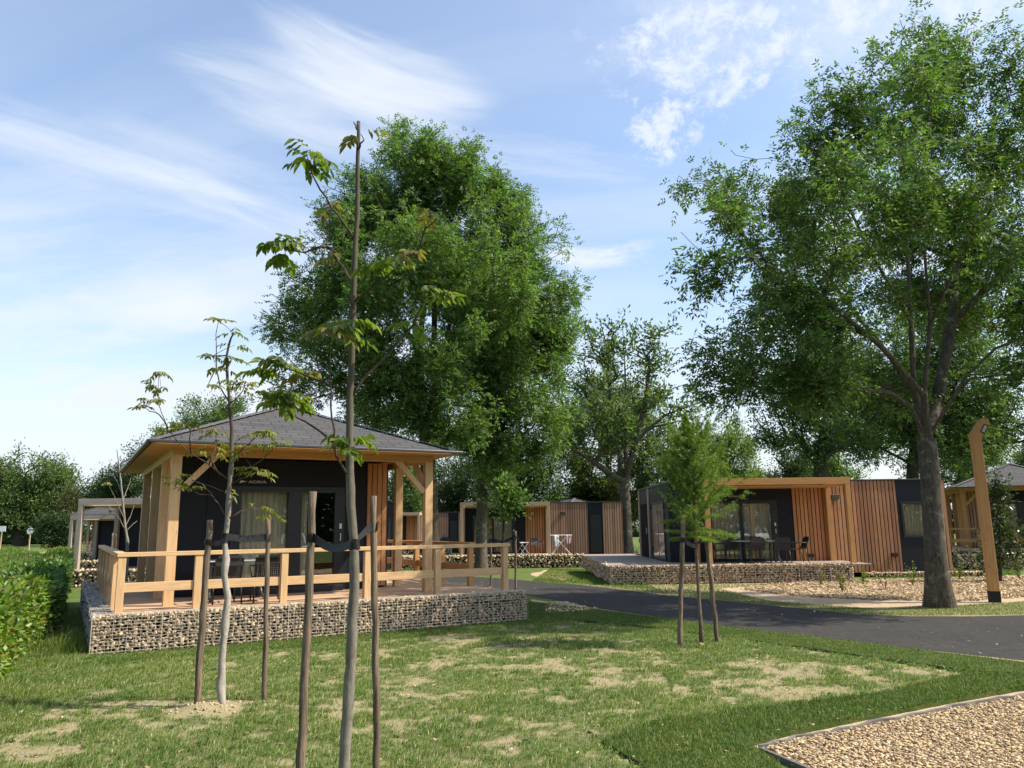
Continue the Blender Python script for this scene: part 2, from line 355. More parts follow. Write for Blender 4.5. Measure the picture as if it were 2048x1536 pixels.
def asphalt():
    m, t, b = newmat('asphalt'); co = objco(t)
    n = vnoise(t, co, 90, 3, .7); big = vnoise(t, co, .5, 5, .6); sm = vnoise(t, co, 6, 5, .7)
    c = ramp(t, n, [(.3, (.022, .0215, .020)), (.62, (.054, .053, .049)), (.8, (.12, .115, .11))])
    c = mixc(t, ramp(t, big, [(.4, (0,0,0)), (.7, (.6,.6,.6))]), c, (.058, .055, .051))
    c = mixc(t, ramp(t, sm, [(.56, (0,0,0)), (.78, (.5,.5,.5))]), c, (.15, .125, .10)); cr = vnoise(t, co, 1.3, 8, .75, dist=1.5); c = mixc(t, ramp(t, cr, [(.485, (0,0,0)), (.5, (.7,.7,.7)), (.515, (0,0,0))]), c, (.012, .012, .012))
    link(c, b.inputs['Base Color'], t); b.inputs['Roughness'].default_value = .92; b.inputs['Specular IOR Level'].default_value = .12
    bump(t, b, n, .35, .008); return m
MAT['asphalt'] = asphalt()

xs = [-1500, -400, -150, -60, -30, -10, 10, 30, 60, 150, 400, 1500]
ys = [-300, -60, 0, 10, 20] + list(range(26, 43)) + [60, 100, 200, 500, 3000]
V = [(x, y, gz(y)) for y in ys for x in xs]; nx = len(xs)
F = [(j*nx+i, j*nx+i+1, (j+1)*nx+i+1, (j+1)*nx+i) for j in range(len(ys)-1) for i in range(nx-1)]
tag(link_mesh('ground', np_mesh('ground', V, F), MAT['meadow']), kind='structure')

def sheet(name, P, off, mat, wall=0., kind='structure'):
    """a flat area laid on the ground, with a cut edge of height wall"""
    bm = bmesh.new(); vs = [bm.verts.new((p[0], p[1], 0)) for p in P]; bm.faces.new(vs)
    bmesh.ops.triangulate(bm, faces=bm.faces[:])
    for y in range(26, 43):
        bmesh.ops.bisect_plane(bm, geom=bm.verts[:]+bm.edges[:]+bm.faces[:], plane_co=(0, y, 0), plane_no=(0, 1, 0), dist=1e-4)
    if sum(f.normal.z for f in bm.faces) < 0: bmesh.ops.reverse_faces(bm, faces=bm.faces[:])
    for v in bm.verts: v.co.z = gz(v.co.y)+off
    if wall:
        ed = [e for e in bm.edges if e.is_boundary]
        r = bmesh.ops.extrude_edge_only(bm, edges=ed)
        for v in [g for g in r['geom'] if isinstance(g, bmesh.types.BMVert)]: v.co.z -= wall
        bmesh.ops.recalc_face_normals(bm, faces=bm.faces[:])
    me = bpy.data.meshes.new(name); bm.to_mesh(me); bm.free()
    return tag(link_mesh(name, me, mat), kind=kind)

ROAD = pxp((940,1153),(1000,1157),(1080,1164),(1211,1175),(1326,1190),(1500,1207),(1697,1227),(1821,1233),(1950,1233),(2048,1231))
ROAD += [(16.2, 16.6), (26, 15.4), (26, 9.5), (15, 10.8)]
ROAD += pxp((2048,1322),(1821,1297),(1614,1272),(1448,1253),(1330,1236),(1206,1219),(1130,1204),(1060,1192),(985,1180))
ROAD += [(-2.2, 27), (-9, 36), (-26, 60), (-23, 62), (-8, 40)]
sheet('road', inset_noise(ROAD, .022, 4, .3), .006, MAT['asphalt'])
# tan gravelly margin along both edges of the road
VERGE = pxp((1062,1199),(1206,1219),(1330,1236),(1448,1253),(1614,1272),(1821,1297),(2048,1322))+[(15, 10.8), (15.1, 10.0)]+pxp((2048,1338),(1821,1307),(1614,1281),(1448,1261),(1330,1244),(1206,1228),(1062,1209))
sheet('road_margin', VERGE, .004, MAT['soil'])
SOD_A = pxp((1060,1234),(1058,1206),(1206,1224),(1330,1240),(1448,1257),(1614,1276),(1821,1302),(2048,1330))+[(15, 10.4), (15.2, 8.9)]+pxp((2048,1352),(1940,1347),(1790,1326),(1600,1298),(1450,1277),(1300,1258),(1155,1244))
SOD_B = pxp((178,1317),(1053,1245),(1060,1234),(1155,1244),(1000,1258),(850,1276),(700,1289),(500,1306),(300,1325),(215,1336))
SOD_C = pxp((1204,1492),(1303,1452),(1420,1434),(1511,1421),(1738,1396),(1860,1370),(1941,1350),(2048,1354))+[(15.2, 8.8), (15.2, 7.9)]+pxp((2048,1383),(1904,1408),(1780,1433),(1573,1475),(1500,1496),(1560,1536))+[(1.6, 4.6), (1.0, 4.6)]+pxp((1283,1536))
for P, sd_ in ((SOD_A, 1), (SOD_B, 2), (SOD_C, 3)): sheet('turf_strip', inset_noise(P, .010, sd_, .12), .04, MAT['turf'], .05)
GRAVEL = pxp((1517,1503),(1573,1487),(1780,1446),(1904,1421),(2048,1395))+[(15, 7.75), (15, 3), (2.3, 3)]+pxp((1600,1540))
sheet('gravel_bed', GRAVEL, .008, MAT['soil'])
sheet('soil_margin', pxp((1480,1495),(1573,1464),(1780,1422),(1904,1397),(2048,1371))+[(15.2, 8.0), (15, 7.7)]+pxp((2048,1399),(1904,1423),(1780,1449),(1573,1490),(1515,1507)), .005, MAT['soil'])
MULCH = pxp((1440,1180),(1500,1166),(1700,1160),(2048,1150))+[(17.5, 25), (17.5, 20)]+pxp((2048,1203),(1940,1211),(1850,1216),(1760,1219),(1640,1212),(1540,1202))
sheet('soil_bed', inset_noise(MULCH, .05, 5), .005, MAT['soil'])
sheet('dry_grass_edge', inset_noise(pxp((1100,1163),(1211,1171),(1330,1181),(1440,1176),(1540,1203),(1640,1213),(1760,1220),(1850,1217),(1940,1212),(2048,1204))+[(17.5, 20), (17.5, 16.6)]+pxp((2048,1232),(1821,1234),(1697,1228),(1500,1208),(1326,1191),(1211,1176)), .03, 6), .0045, MAT['dry_turf'])
sheet('soil_patch', inset_noise(pxp((1062,1148),(1090,1140),(1135,1141),(1150,1156),(1128,1160),(1070,1155)), .12, 8, .5), .005, MAT['soil'])
sheet('soil_patch', inset_noise(pxp((1062,1204),(1120,1203),(1206,1221),(1160,1228),(1080,1229),(1064,1226)), .05, 9), .005, MAT['soil'])
sheet('soil_patch', inset_noise(pxp((1290,1166),(1560,1160),(1620,1170),(1480,1182),(1330,1184)), .06, 19), .0055, MAT['soil'])

# the thin new lawn in front: a finely gridded sheet that carries how much of it is grown over
LAWN = pxp((178,1318),(500,1300),(850,1270),(1053,1246),(1160,1246),(1300,1261),(1450,1280),(1600,1301),(1790,1329),(1941,1352),(1860,1374),(1738,1400),(1511,1426),(1420,1440),(1303,1458),(1204,1496),(1283,1540))+[(.9, 4.4), (-7, 4.4), (-9.6, 15.5), (-10.5, 19.0), (-9.5, 19.5)]
gx = np.arange(-11.2, 8.6, .055); gy = np.arange(4.2, 20.0, .055); X, Y = np.meshgrid(gx, gy)
def lawn_cover(x, y):
    n = .22*vn(x, y, .75, 3, 3)+.36*vn(x+3, y, 2.4, 9, 3)+.42*vn(x+9, y, 6.0, 12, 2)
    lush = .10*sstep(x, -3, -6.5) + .05*sstep(y, 8.5, 6.5)
    for px, py, r, a in ((405,1425,.6,.22),(170,1440,.7,.11),(60,1500,.7,.16),(1680,1375,1.1,.13),(1550,1340,.8,.07),(950,1490,.8,.11),(1180,1510,.6,.14),(800,1420,.7,.1),(1100,1340,.8,.12),(830,1290,1.6,.08),(1850,1345,1.2,.12)):
        c = at(px, py); lush = lush - a*np.exp(-((x-c[0])**2+(y-c[1])**2)/(r*r))
    return sstep(n+lush+.108, .42, .60)
def lawn_z(x, y, cov): return .006+.03*vn(x, y, 1.1, 21, 2)*.6+.012*vn(x, y, 6., 27, 2)+.006*cov
C = lawn_cover(X, Y); Z = lawn_z(X, Y, C)
mound = at(412, 1424); Z += .07*np.exp(-((X-mound[0])**2+(Y-mound[1])**2)/.07)*(.5+vn(X, Y, 9., 31, 2))
ins = inpoly(X, Y, LAWN); idx = np.arange(X.size).reshape(X.shape)
q = ins[:-1, :-1] & ins[1:, :-1] & ins[:-1, 1:] & ins[1:, 1:]
Fq = np.stack([idx[:-1, :-1][q], idx[:-1, 1:][q], idx[1:, 1:][q], idx[1:, :-1][q]], 1)
used, inv = np.unique(Fq, return_inverse=True); Fq = inv.reshape(Fq.shape)
me = np_mesh('lawn', np.stack([X.ravel(), Y.ravel(), Z.ravel()], 1)[used], Fq)
at_ = me.attributes.new('cover', 'FLOAT', 'POINT'); at_.data.foreach_set('value', C.ravel()[used].astype(np.float32))
def lawnmat():
    m, t, b = newmat('sown_lawn'); co = objco(t); a = N('ShaderNodeAttribute', t); a.attribute_name = 'cover'
    fine = vnoise(t, co, 30, 5, .72); mid = vnoise(t, co, 5, 5, .65)
    s_ = ramp(t, fine, [(.28, (.20, .155, .095)), (.5, (.315, .25, .16)), (.75, (.42, .34, .225))]); s_ = mixc(t, ramp(t, mid, [(.35, (0,0,0)), (.7, (.75,.75,.75))]), s_, (.255, .26, .11))
    g = ramp(t, fine, [(.3, (.045, .075, .016)), (.7, (.13, .165, .05))])
    f = mth('ADD', a.outputs['Fac'], mth('MULTIPLY', mth('SUBTRACT', fine, .5, tree=t), 1.1, tree=t), clamp=True, tree=t)
    link(mixc(t, ramp(t, f, [(.4, (0,0,0)), (.95, (.7,.7,.7))]), s_, g), b.inputs['Base Color'], t)
    b.inputs['Roughness'].default_value = .95; b.inputs['Specular IOR Level'].default_value = .1; bump(t, b, fine, .9, .025); return m
tag(link_mesh('lawn', me, lawnmat(), smooth=True), kind='structure')

# plastic edging between turf and gravel
eb = MB()
ep = [at(*p) for p in ((1517,1502),(1573,1486),(1680,1466),(1780,1445),(1904,1420),(2048,1393))]+[np.array((15, 7.8, 0))]
er = np.random.RandomState(3); fine = [a+(b-a)*k/6+np.array([er.normal()*.014, er.normal()*.014, .006+er.normal()*.006])*(1 if k else 1) for a, b in zip(ep[:-1], ep[1:]) for k in range(6)]
for a, b in zip(fine[:-1], fine[1:]): eb.bar(a, b+(b-a)*.03, .035, .075)
a, b = at(1519, 1504), at(1588, 1534); eb.bar((a[0], a[1]-.02, .008), (a[0]+(b[0]-a[0])*3, a[1]+(b[1]-a[1])*3, .008), .035, .075)
tag(eb.obj('lawn_edging', wood('edging_board', (.17, .155, .14), 'x', .25)), 'dark grey edging strip between the thick turf and the tan gravel bed', 'edging')

# ------------------------------------------------------------------ loose stones
ICO_V = None
def ico():
    global ICO_V, ICO_F
    if ICO_V is None:
        bm = bmesh.new(); bmesh.ops.create_icosphere(bm, subdivisions=1, radius=1); ICO_V = np.array([v.co[:] for v in bm.verts]); ICO_F = np.array([[v.index for v in f.verts] for f in bm.faces]); bm.free()
    return ICO_V, ICO_F
def rubble(name, P, R, seed, flat=(1.15, .8, .62), angular=.45):
    """one irregular stone at each P with radius R"""
    rng = np.random.RandomState(seed); v, f = ico(); n = len(P)
    s = rng.uniform(.75, 1.25, (n, 1, 3))*np.array(flat); pts = v[None]*(1+rng.uniform(-angular, angular*.6, (n, len(v), 1)))*s*np.asarray(R).reshape(-1, 1, 1)
    q = rng.normal(size=(n, 4)); q /= np.linalg.norm(q, axis=1)[:, None]; w, x, y, z = q.T
    Rm = np.stack([1-2*(y*y+z*z), 2*(x*y-z*w), 2*(x*z+y*w), 2*(x*y+z*w), 1-2*(x*x+z*z), 2*(y*z-x*w), 2*(x*z-y*w), 2*(y*z+x*w), 1-2*(x*x+y*y)], 1).reshape(n, 3, 3)
    pts = np.einsum('nij,nkj->nki', Rm, pts) + np.asarray(P)[:, None]
    return np_mesh(name, pts.reshape(-1, 3), (f[None]+(np.arange(n)*len(v))[:, None, None]).reshape(-1, 3))
def flat_bits(name, P, R, seed, asp=(1., .38, .12), tilt=.5):
    """small flat chips lying about"""
    rng = np.random.RandomState(seed); n = len(P)
    a = rng.uniform(0, 2*np.pi, n); d = np.stack([np.cos(a), np.sin(a), rng.uniform(-tilt, tilt, n)], 1); d /= np.linalg.norm(d, axis=1)[:, None]
    up = np.stack([rng.uniform(-tilt, tilt, n), rng.uniform(-tilt, tilt, n), np.ones(n)], 1); s_ = np.cross(up, d); s_ /= np.linalg.norm(s_, axis=1)[:, None]; u = np.cross(d, s_)
    r = (np.asarray(R)*rng.uniform(.6, 1.4, n))[:, None]; w = rng.uniform(.7, 1.4, (n, 1))
    vs = np.stack([P+d*r*i*asp[0]+s_*r*j*asp[1]*w+u*r*k*asp[2] for k in (-1, 1) for i, j in ((-1,-.6),(1,-1),(.9,1),(-.8,.8))], 1)
    f = np.array([(3,2,1,0),(4,5,6,7),(0,1,5,4),(1,2,6,5),(2,3,7,6),(3,0,4,7)])
    return np_mesh(name, vs.reshape(-1, 3), (f[None]+(np.arange(n)*8)[:, None, None]).reshape(-1, 4))
def scatter(P, n, seed, dens=None):
    rng = np.random.RandomState(seed); P = np.array([p[:2] for p in P]); lo, hi = P.min(0), P.max(0); out = np.zeros((0, 2))
    while len(out) < n:
        c = rng.uniform(lo, hi, (n*2, 2)); k = inpoly(c[:, 0], c[:, 1], P)
        if dens is not None: k &= rng.rand(len(c)) < dens(c[:, 0], c[:, 1])
        out = np.concatenate([out, c[k]]); n_try = len(c)
    return out[:n]
near_gravel = [p for p in GRAVEL]
near_gravel = pxp((1522,1505),(1573,1489),(1780,1448),(1904,1423),(2048,1397))+[(8.2, 7.9), (6.8, 4.8), (2.6, 4.8)]+pxp((1600,1541))
g = scatter(near_gravel, 46000, 41); rng = np.random.RandomState(5)
tag(link_mesh('gravel', flat_bits('gravel', np.column_stack([g, .016+rng.uniform(0, .02, len(g))]), rng.uniform(.007, .019, len(g)), 42, (1., .55, .25), .35), MAT['gravel']),
    'rounded tan gravel chippings filling the bed in the near right corner', 'gravel', kind='stuff')
CH = pxp((1480,1180),(1530,1169),(1700,1162),(2048,1154))+[(17, 24.5), (17, 20.5)]+pxp((2048,1195),(1930,1204),(1830,1203),(1720,1200),(1600,1194))
g = scatter(CH, 15000, 44, lambda x, y: .25+.75*sstep(vn(x, y, .9, 51, 3), .35, .6)); rng = np.random.RandomState(6)
tag(link_mesh('wood_chips', flat_bits('wood_chips', np.column_stack([g, .02+gzv(g[:, 1])+rng.uniform(0, .03, len(g))]), rng.uniform(.02, .055, len(g)), 45, (1., .36, .12), .35), MAT['chips']),
    'loose tan wood chip mulch around the big tree and timber lamp post', 'mulch', kind='stuff')
PB = pxp((1090,1209),(1130,1207),(1200,1221),(1160,1227),(1090,1228))
g = scatter(PB, 420, 47); tag(link_mesh('pebbles', rubble('pebbles', np.column_stack([g, np.full(len(g), .02)]), rng.uniform(.025, .06, len(g)), 48), MAT['gravel']),
    'heap of pale pebbles beside the road at the end of the near stone wall', 'pebbles', kind='stuff')

# ------------------------------------------------------------------ walls of caged stones
def gabion(label, origin, rz, L, T, H_, size, seed, mat='stone', wire=True, back=False, group='stone filled wire cage walls', cell=(.10, .05), sides=(1, 1), core=.5):
    """local x along the wall, its seen face at y = 0"""
    t = thing('gabion_wall', label, 'stone wall', origin, rz, group)
    rng = np.random.RandomState(seed); P = []
    nx_, nz_ = max(2, int(L/size)), max(2, int(H_/(size*.82)))
    def face(n1, n2, fn, layers=2):
        for k in range(layers):
            for i in range(n1):
                for j in range(n2):
                    P.append(fn((i+.5+rng.uniform(-.42, .42)+.5*(j % 2)*(1 if k else -1)*.5)/n1, (j+.5+rng.uniform(-.38, .38))/n2, k))
    d = size*.42
    face(nx_, nz_, lambda a, b, k: (a*L, d+k*size*.55+rng.uniform(-.12, .3)*size, .01+b*(H_-.02)))
    if back: face(nx_, nz_, lambda a, b, k: (a*L, T-d-k*size*.5, .01+b*(H_-.02)), 1)
    ny_ = max(2, int(T/size))
    face(nx_, ny_, lambda a, b, k: (a*L, b*T, H_-d*.75-rng.uniform(0, .25)*size), 1)
    for on, xe in zip(sides, (0, L)):
        if on: face(ny_, nz_, lambda a, b, k: (abs(xe-d-k*size*.5), a*T, .01+b*(H_-.02)), 1)
    P = np.array(P); P[:, 0] = np.clip(P[:, 0], d, L-d); P[:, 1] = np.clip(P[:, 1], d*.9, T-d*.9); P[:, 2] = np.clip(P[:, 2], d*.7, H_-d*.72)
    tag(link_mesh('stone_fill', rubble('stone_fill', P, size*.60*rng.uniform(.6, 1.25, len(P)), seed+1), MAT[mat], t), kind='stuff')
    c = MB(); e = size*1.1; c.box(e, L-e, e, T-e*.9, .0, H_-e); c.obj('dark_core', MAT['backing'], t)
    if wire:
        w = MB(); r = .003
        for i in range(int(L/cell[0])+1):
            x = min(L, i*cell[0]); w.box(x-r, x+r, -.004-r, -.004+r, 0, H_)
            w.box(x-r, x+r, 0, T, H_+.003-r, H_+.003+r)
        for j in range(int(H_/cell[1])+1):
            z = min(H_, j*cell[1]); w.box(0, L, -.0085-r, -.0085+r, z-r, z+r)
            for on, xe in zip(sides, (-.004, L+.004)):
                if on: w.box(xe-r, xe+r, 0, T, z-r, z+r)
        for j in range(int(T/cell[0])+1): w.box(0, L, j*cell[0]-r, j*cell[0]+r, H_+.0075-r, H_+.0075+r)
        for i in range(int(L/1.0)+1):
            x = min(L, i*1.0); w.box(x-.006, x+.006, -.013, -.0108, 0, H_)
        w.obj('wire_mesh', MAT['steel'], t)
    return t

class Frame:
    def __init__(s, G, az, z=0.):
        a = R_(az); s.G = np.array([G[0], G[1], z]); s.u = np.array([math.sin(a), math.cos(a), 0]); s.v = np.array([-math.cos(a), math.sin(a), 0]); s.rz = math.pi/2-a
    def w(s, u, v, z): return tuple(s.G+s.u*u+s.v*v+np.array([0, 0, z]))

def boards(mb, x0, x1, y0, y1, z, thick=.028, pitch=.145, gap=.006, mi=0):
    y = y0
    while y < y1-.02:
        mb.box(x0, x1, y, min(y1, y+pitch-gap), z-thick, z, mi); y += pitch
def slats(name, mat, parent, x0, x1, y, z0, z1, pitch=.135, w=.105, rng=None, along='x'):
    """upright battens; the wall face lies at y (or x when along == 'y')"""
    mb = MB(); rng = rng or random.Random(3); x = x0
    while x < x1-.03:
        d = .024+rng.uniform(0, .004); x2 = min(x1, x+w+rng.uniform(-.003, .003))
        if along == 'x': mb.box(x, x2, y-d-.012, y-.012, z0+rng.uniform(0, .006), z1)
        else: mb.box(y-d-.012, y-.012, x, x2, z0, z1)
        x += pitch
    o = mb.obj(name, mat, parent)
    bk = MB()
    if along == 'x': bk.box(x0, x1, y-.011, y+.002, z0, z1)
    else: bk.box(y-.011, y+.002, x0, x1, z0, z1)
    bk.obj('backing_board', MAT['backing'], o)
    return o
def curtain(parent, x0, x1, y, z0, z1, seed, amp=.035, pleat=.11):
    rng = random.Random(seed); n = int((x1-x0)/.012); vs, fs = [], []; ph = 0
    for i in range(n+1):
        ph += 2*math.pi*.012/pleat*rng.uniform(.6, 1.4)
        yy = y+amp*math.sin(ph)+.012*math.sin(ph*2.3)
        x = x0+(x1-x0)*i/n
        vs += [(x, yy*1.0, z0), (x, yy+.01*math.sin(ph*.7), z1)]
        if i: fs.append((2*i-2, 2*i, 2*i+1, 2*i-1))
    m = MB(); m.add(vs, fs); return m.obj('curtain', MAT['curtain'], parent, smooth=True)
def sliding_door(parent, x0, x1, zb, zt, y, panes, handle=None, fw=.075, seed=1, name='sliding_door', curtains=None, pull='pane'):
    """frame with glass panes given as (x0, x1, z0, z1); the wall face lies at y"""
    f = MB(); cuts = sorted(panes); xa = x0
    f.box(x0, x1, y-.03, y+.06, zt-fw, zt); f.box(x0, x1, y-.03, y+.06, zb, zb+.05)
    for (a, b, c, d) in cuts:
        f.box(xa, a, y-.028, y+.06, zb+.05, zt-fw); xa = b
        if c > zb+.05: f.box(a, b, y-.025, y+.06, zb+.05, c)
        if d < zt-fw: f.box(a, b, y-.025, y+.06, d, zt-fw)
    f.box(xa, x1, y-.028, y+.06, zb+.05, zt-fw)
    door = f.obj(name, MAT['frame'], parent, bevel=.004)
    for k, (a, b, c, d) in enumerate(cuts):
        g = MB(); g.box(a-.004, b+.004, y+.012, y+.020, c-.004, d+.004); g.obj('pane', MAT['glass'], door)
    for k, (a, b) in enumerate(curtains or []): curtain(parent, a, b, y+.19, zb+.03, zt-.03, seed+k)
    if handle:
        h = MB(); hx, hz = handle; h.box(hx-.025, hx+.025, y-.062, y-.0285, hz+.16, hz+.27); h.obj('key_box', MAT['white'], door, bevel=.004); h = MB(); h.box(hx-.012, hx+.012, y-.075, y-.0285, hz-.10, hz+.06); h.obj('handle', MAT['alu'], door, bevel=.004)
    return door
def lettering(parent, text, x, y, z, h, mat, width=None):
    cu = bpy.data.curves.new('lettering', 'FONT'); cu.body = text; cu.size = h; cu.extrude = .004; cu.resolution_u = 3
    o = bpy.data.objects.new('lettering_source', cu); COL.objects.link(o)
    bpy.context.view_layer.update(); dg = bpy.context.evaluated_depsgraph_get()
    me = bpy.data.meshes.new_from_object(o.evaluated_get(dg)); bpy.data.objects.remove(o); bpy.data.curves.remove(cu)
    xs_ = [v.co.x for v in me.vertices]; k = width/(max(xs_)-min(xs_)) if width else 1.
    for v in me.vertices:
        a, b, c = v.co; v.co = (x+a*k, y-c, z+b)
    me.materials.clear(); return link_mesh('lettering', me, mat, parent)
MAT['letter'] = plain('pale_lettering', (.62, .62, .60), .5)

def hip_roof(parent, x0, x1, y0, y1, ze, zr, ridge='y', thick=.03, lip=.06):
    hx = (x1-x0)/2; hy = (y1-y0)/2
    if ridge == 'y': r0, r1 = ((x0+x1)/2, y0+hx, zr), ((x0+x1)/2, y1-hx, zr)
    else: r0, r1 = (x0+hy, (y0+y1)/2, zr), (x1-hy, (y0+y1)/2, zr)
    c = [(x0, y0, ze), (x1, y0, ze), (x1, y1, ze), (x0, y1, ze)]
    faces = [[c[0], c[1], r0], [c[1], c[2], r1, r0], [c[2], c[3], r1], [c[3], c[0], r0, r1]] if ridge == 'y' else [[c[0], c[1], r1, r0], [c[1], c[2], r1], [c[2], c[3], r0, r1], [c[3], c[0], r0]]
    vs, fs, uv = [], [], []
    for f in faces:
        a, b = Vector(f[0]), Vector(f[1]); ax = (b-a).normalized(); nrm = (b-a).cross(Vector(f[2])-a).normalized(); ay = nrm.cross(ax)
        k = len(vs); vs += f; fs.append(tuple(range(k, k+len(f)))); uv += [((Vector(p)-a).dot(ax)+3.1, (Vector(p)-a).dot(ay)) for p in f]
    m = MB(); m.add(vs, fs); roof = m.obj('roof', MAT['shingle'], parent, uvs=uv)
    h = MB()
    for p, q in [(c[0], r0), (c[3], r1 if ridge == 'y' else r0), (c[1], r0 if ridge == 'y' else r1), (c[2], r1), (r0, r1)]:
        p, q = Vector(p), Vector(q); n = max(1, int((q-p).length/.25))
        for i in range(n):
            h.bar(p+(q-p)*(i/n)+Vector((0,0,.012)), p+(q-p)*((i+1.08)/n)+Vector((0,0,.02)), .20, .014)
    h.obj('hip_cap', MAT['ridge'], roof)
    s_ = MB(); s_.box(x0+.02, x1-.02, y0+.02, y1-.02, ze-.045, ze-.022); s_.obj('soffit', MAT['amber_y'], roof)
    g = MB(); e = .045
    for (a, b) in ((c[0], c[1]), (c[1], c[2]), (c[2], c[3]), (c[3], c[0])):
        a, b = Vector(a), Vector(b); d = (b-a).normalized(); o = d.cross(Vector((0,0,1)))
        g.bar(a+o*e-Vector((0,0,.012))-d*e, b+o*e-Vector((0,0,.012))+d*e, .075, .055)
    g.obj('gutter', MAT['gutter'], roof, bevel=.012)
    return roof
MAT['gutter'] = plain('zinc_gutter', (.055, .058, .062), .35, .5, .3)
MAT['ridge'] = plain('ridge_shingle', (.11, .112, .118), .85, .25, nz=.25)

def railing(label, F_, runs, T, group='timber deck railings', z0=.58, top=1.54, mid=(.90, 1.05), side=1):
    """runs: list of ((u0,v0),(u1,v1), [post positions along, metres])"""
    t = thing('deck_railing', label, 'railing', F_.w(0, 0, 0), F_.rz, group)
    for (a, b, posts) in runs:
        a, b = Vector((*a, 0)), Vector((*b, 0)); d = (b-a).normalized(); n = d.cross(Vector((0,0,1)))*side
        ax = 'x' if abs(d.x) > .7 else 'y'
        for s in posts:
            p = a+d*s; m = MB(); m.bar((p.x, p.y, z0), (p.x, p.y, top-.07), .12, .12, side=d); m.obj('post', MAT[T+'_z'], t, bevel=.006)
        m = MB(); m.bar(a+Vector((0,0,top-.035))-d*.06, b+Vector((0,0,top-.035))+d*.06, .15, .07, side=n); m.obj('top_rail', MAT[T+'_'+ax], t, bevel=.006)
        L = (b-a).length
        for s0, s1 in zip(posts[:-1], posts[1:]):
            m = MB(); zc = (mid[0]+mid[1])/2
            m.bar(a+d*(s0+.0615)+Vector((0,0,zc)), a+d*(s1-.0615)+Vector((0,0,zc)), .05, mid[1]-mid[0], side=n); m.obj('middle_rail', MAT[T+'_'+ax], t, bevel=.005)
    return t

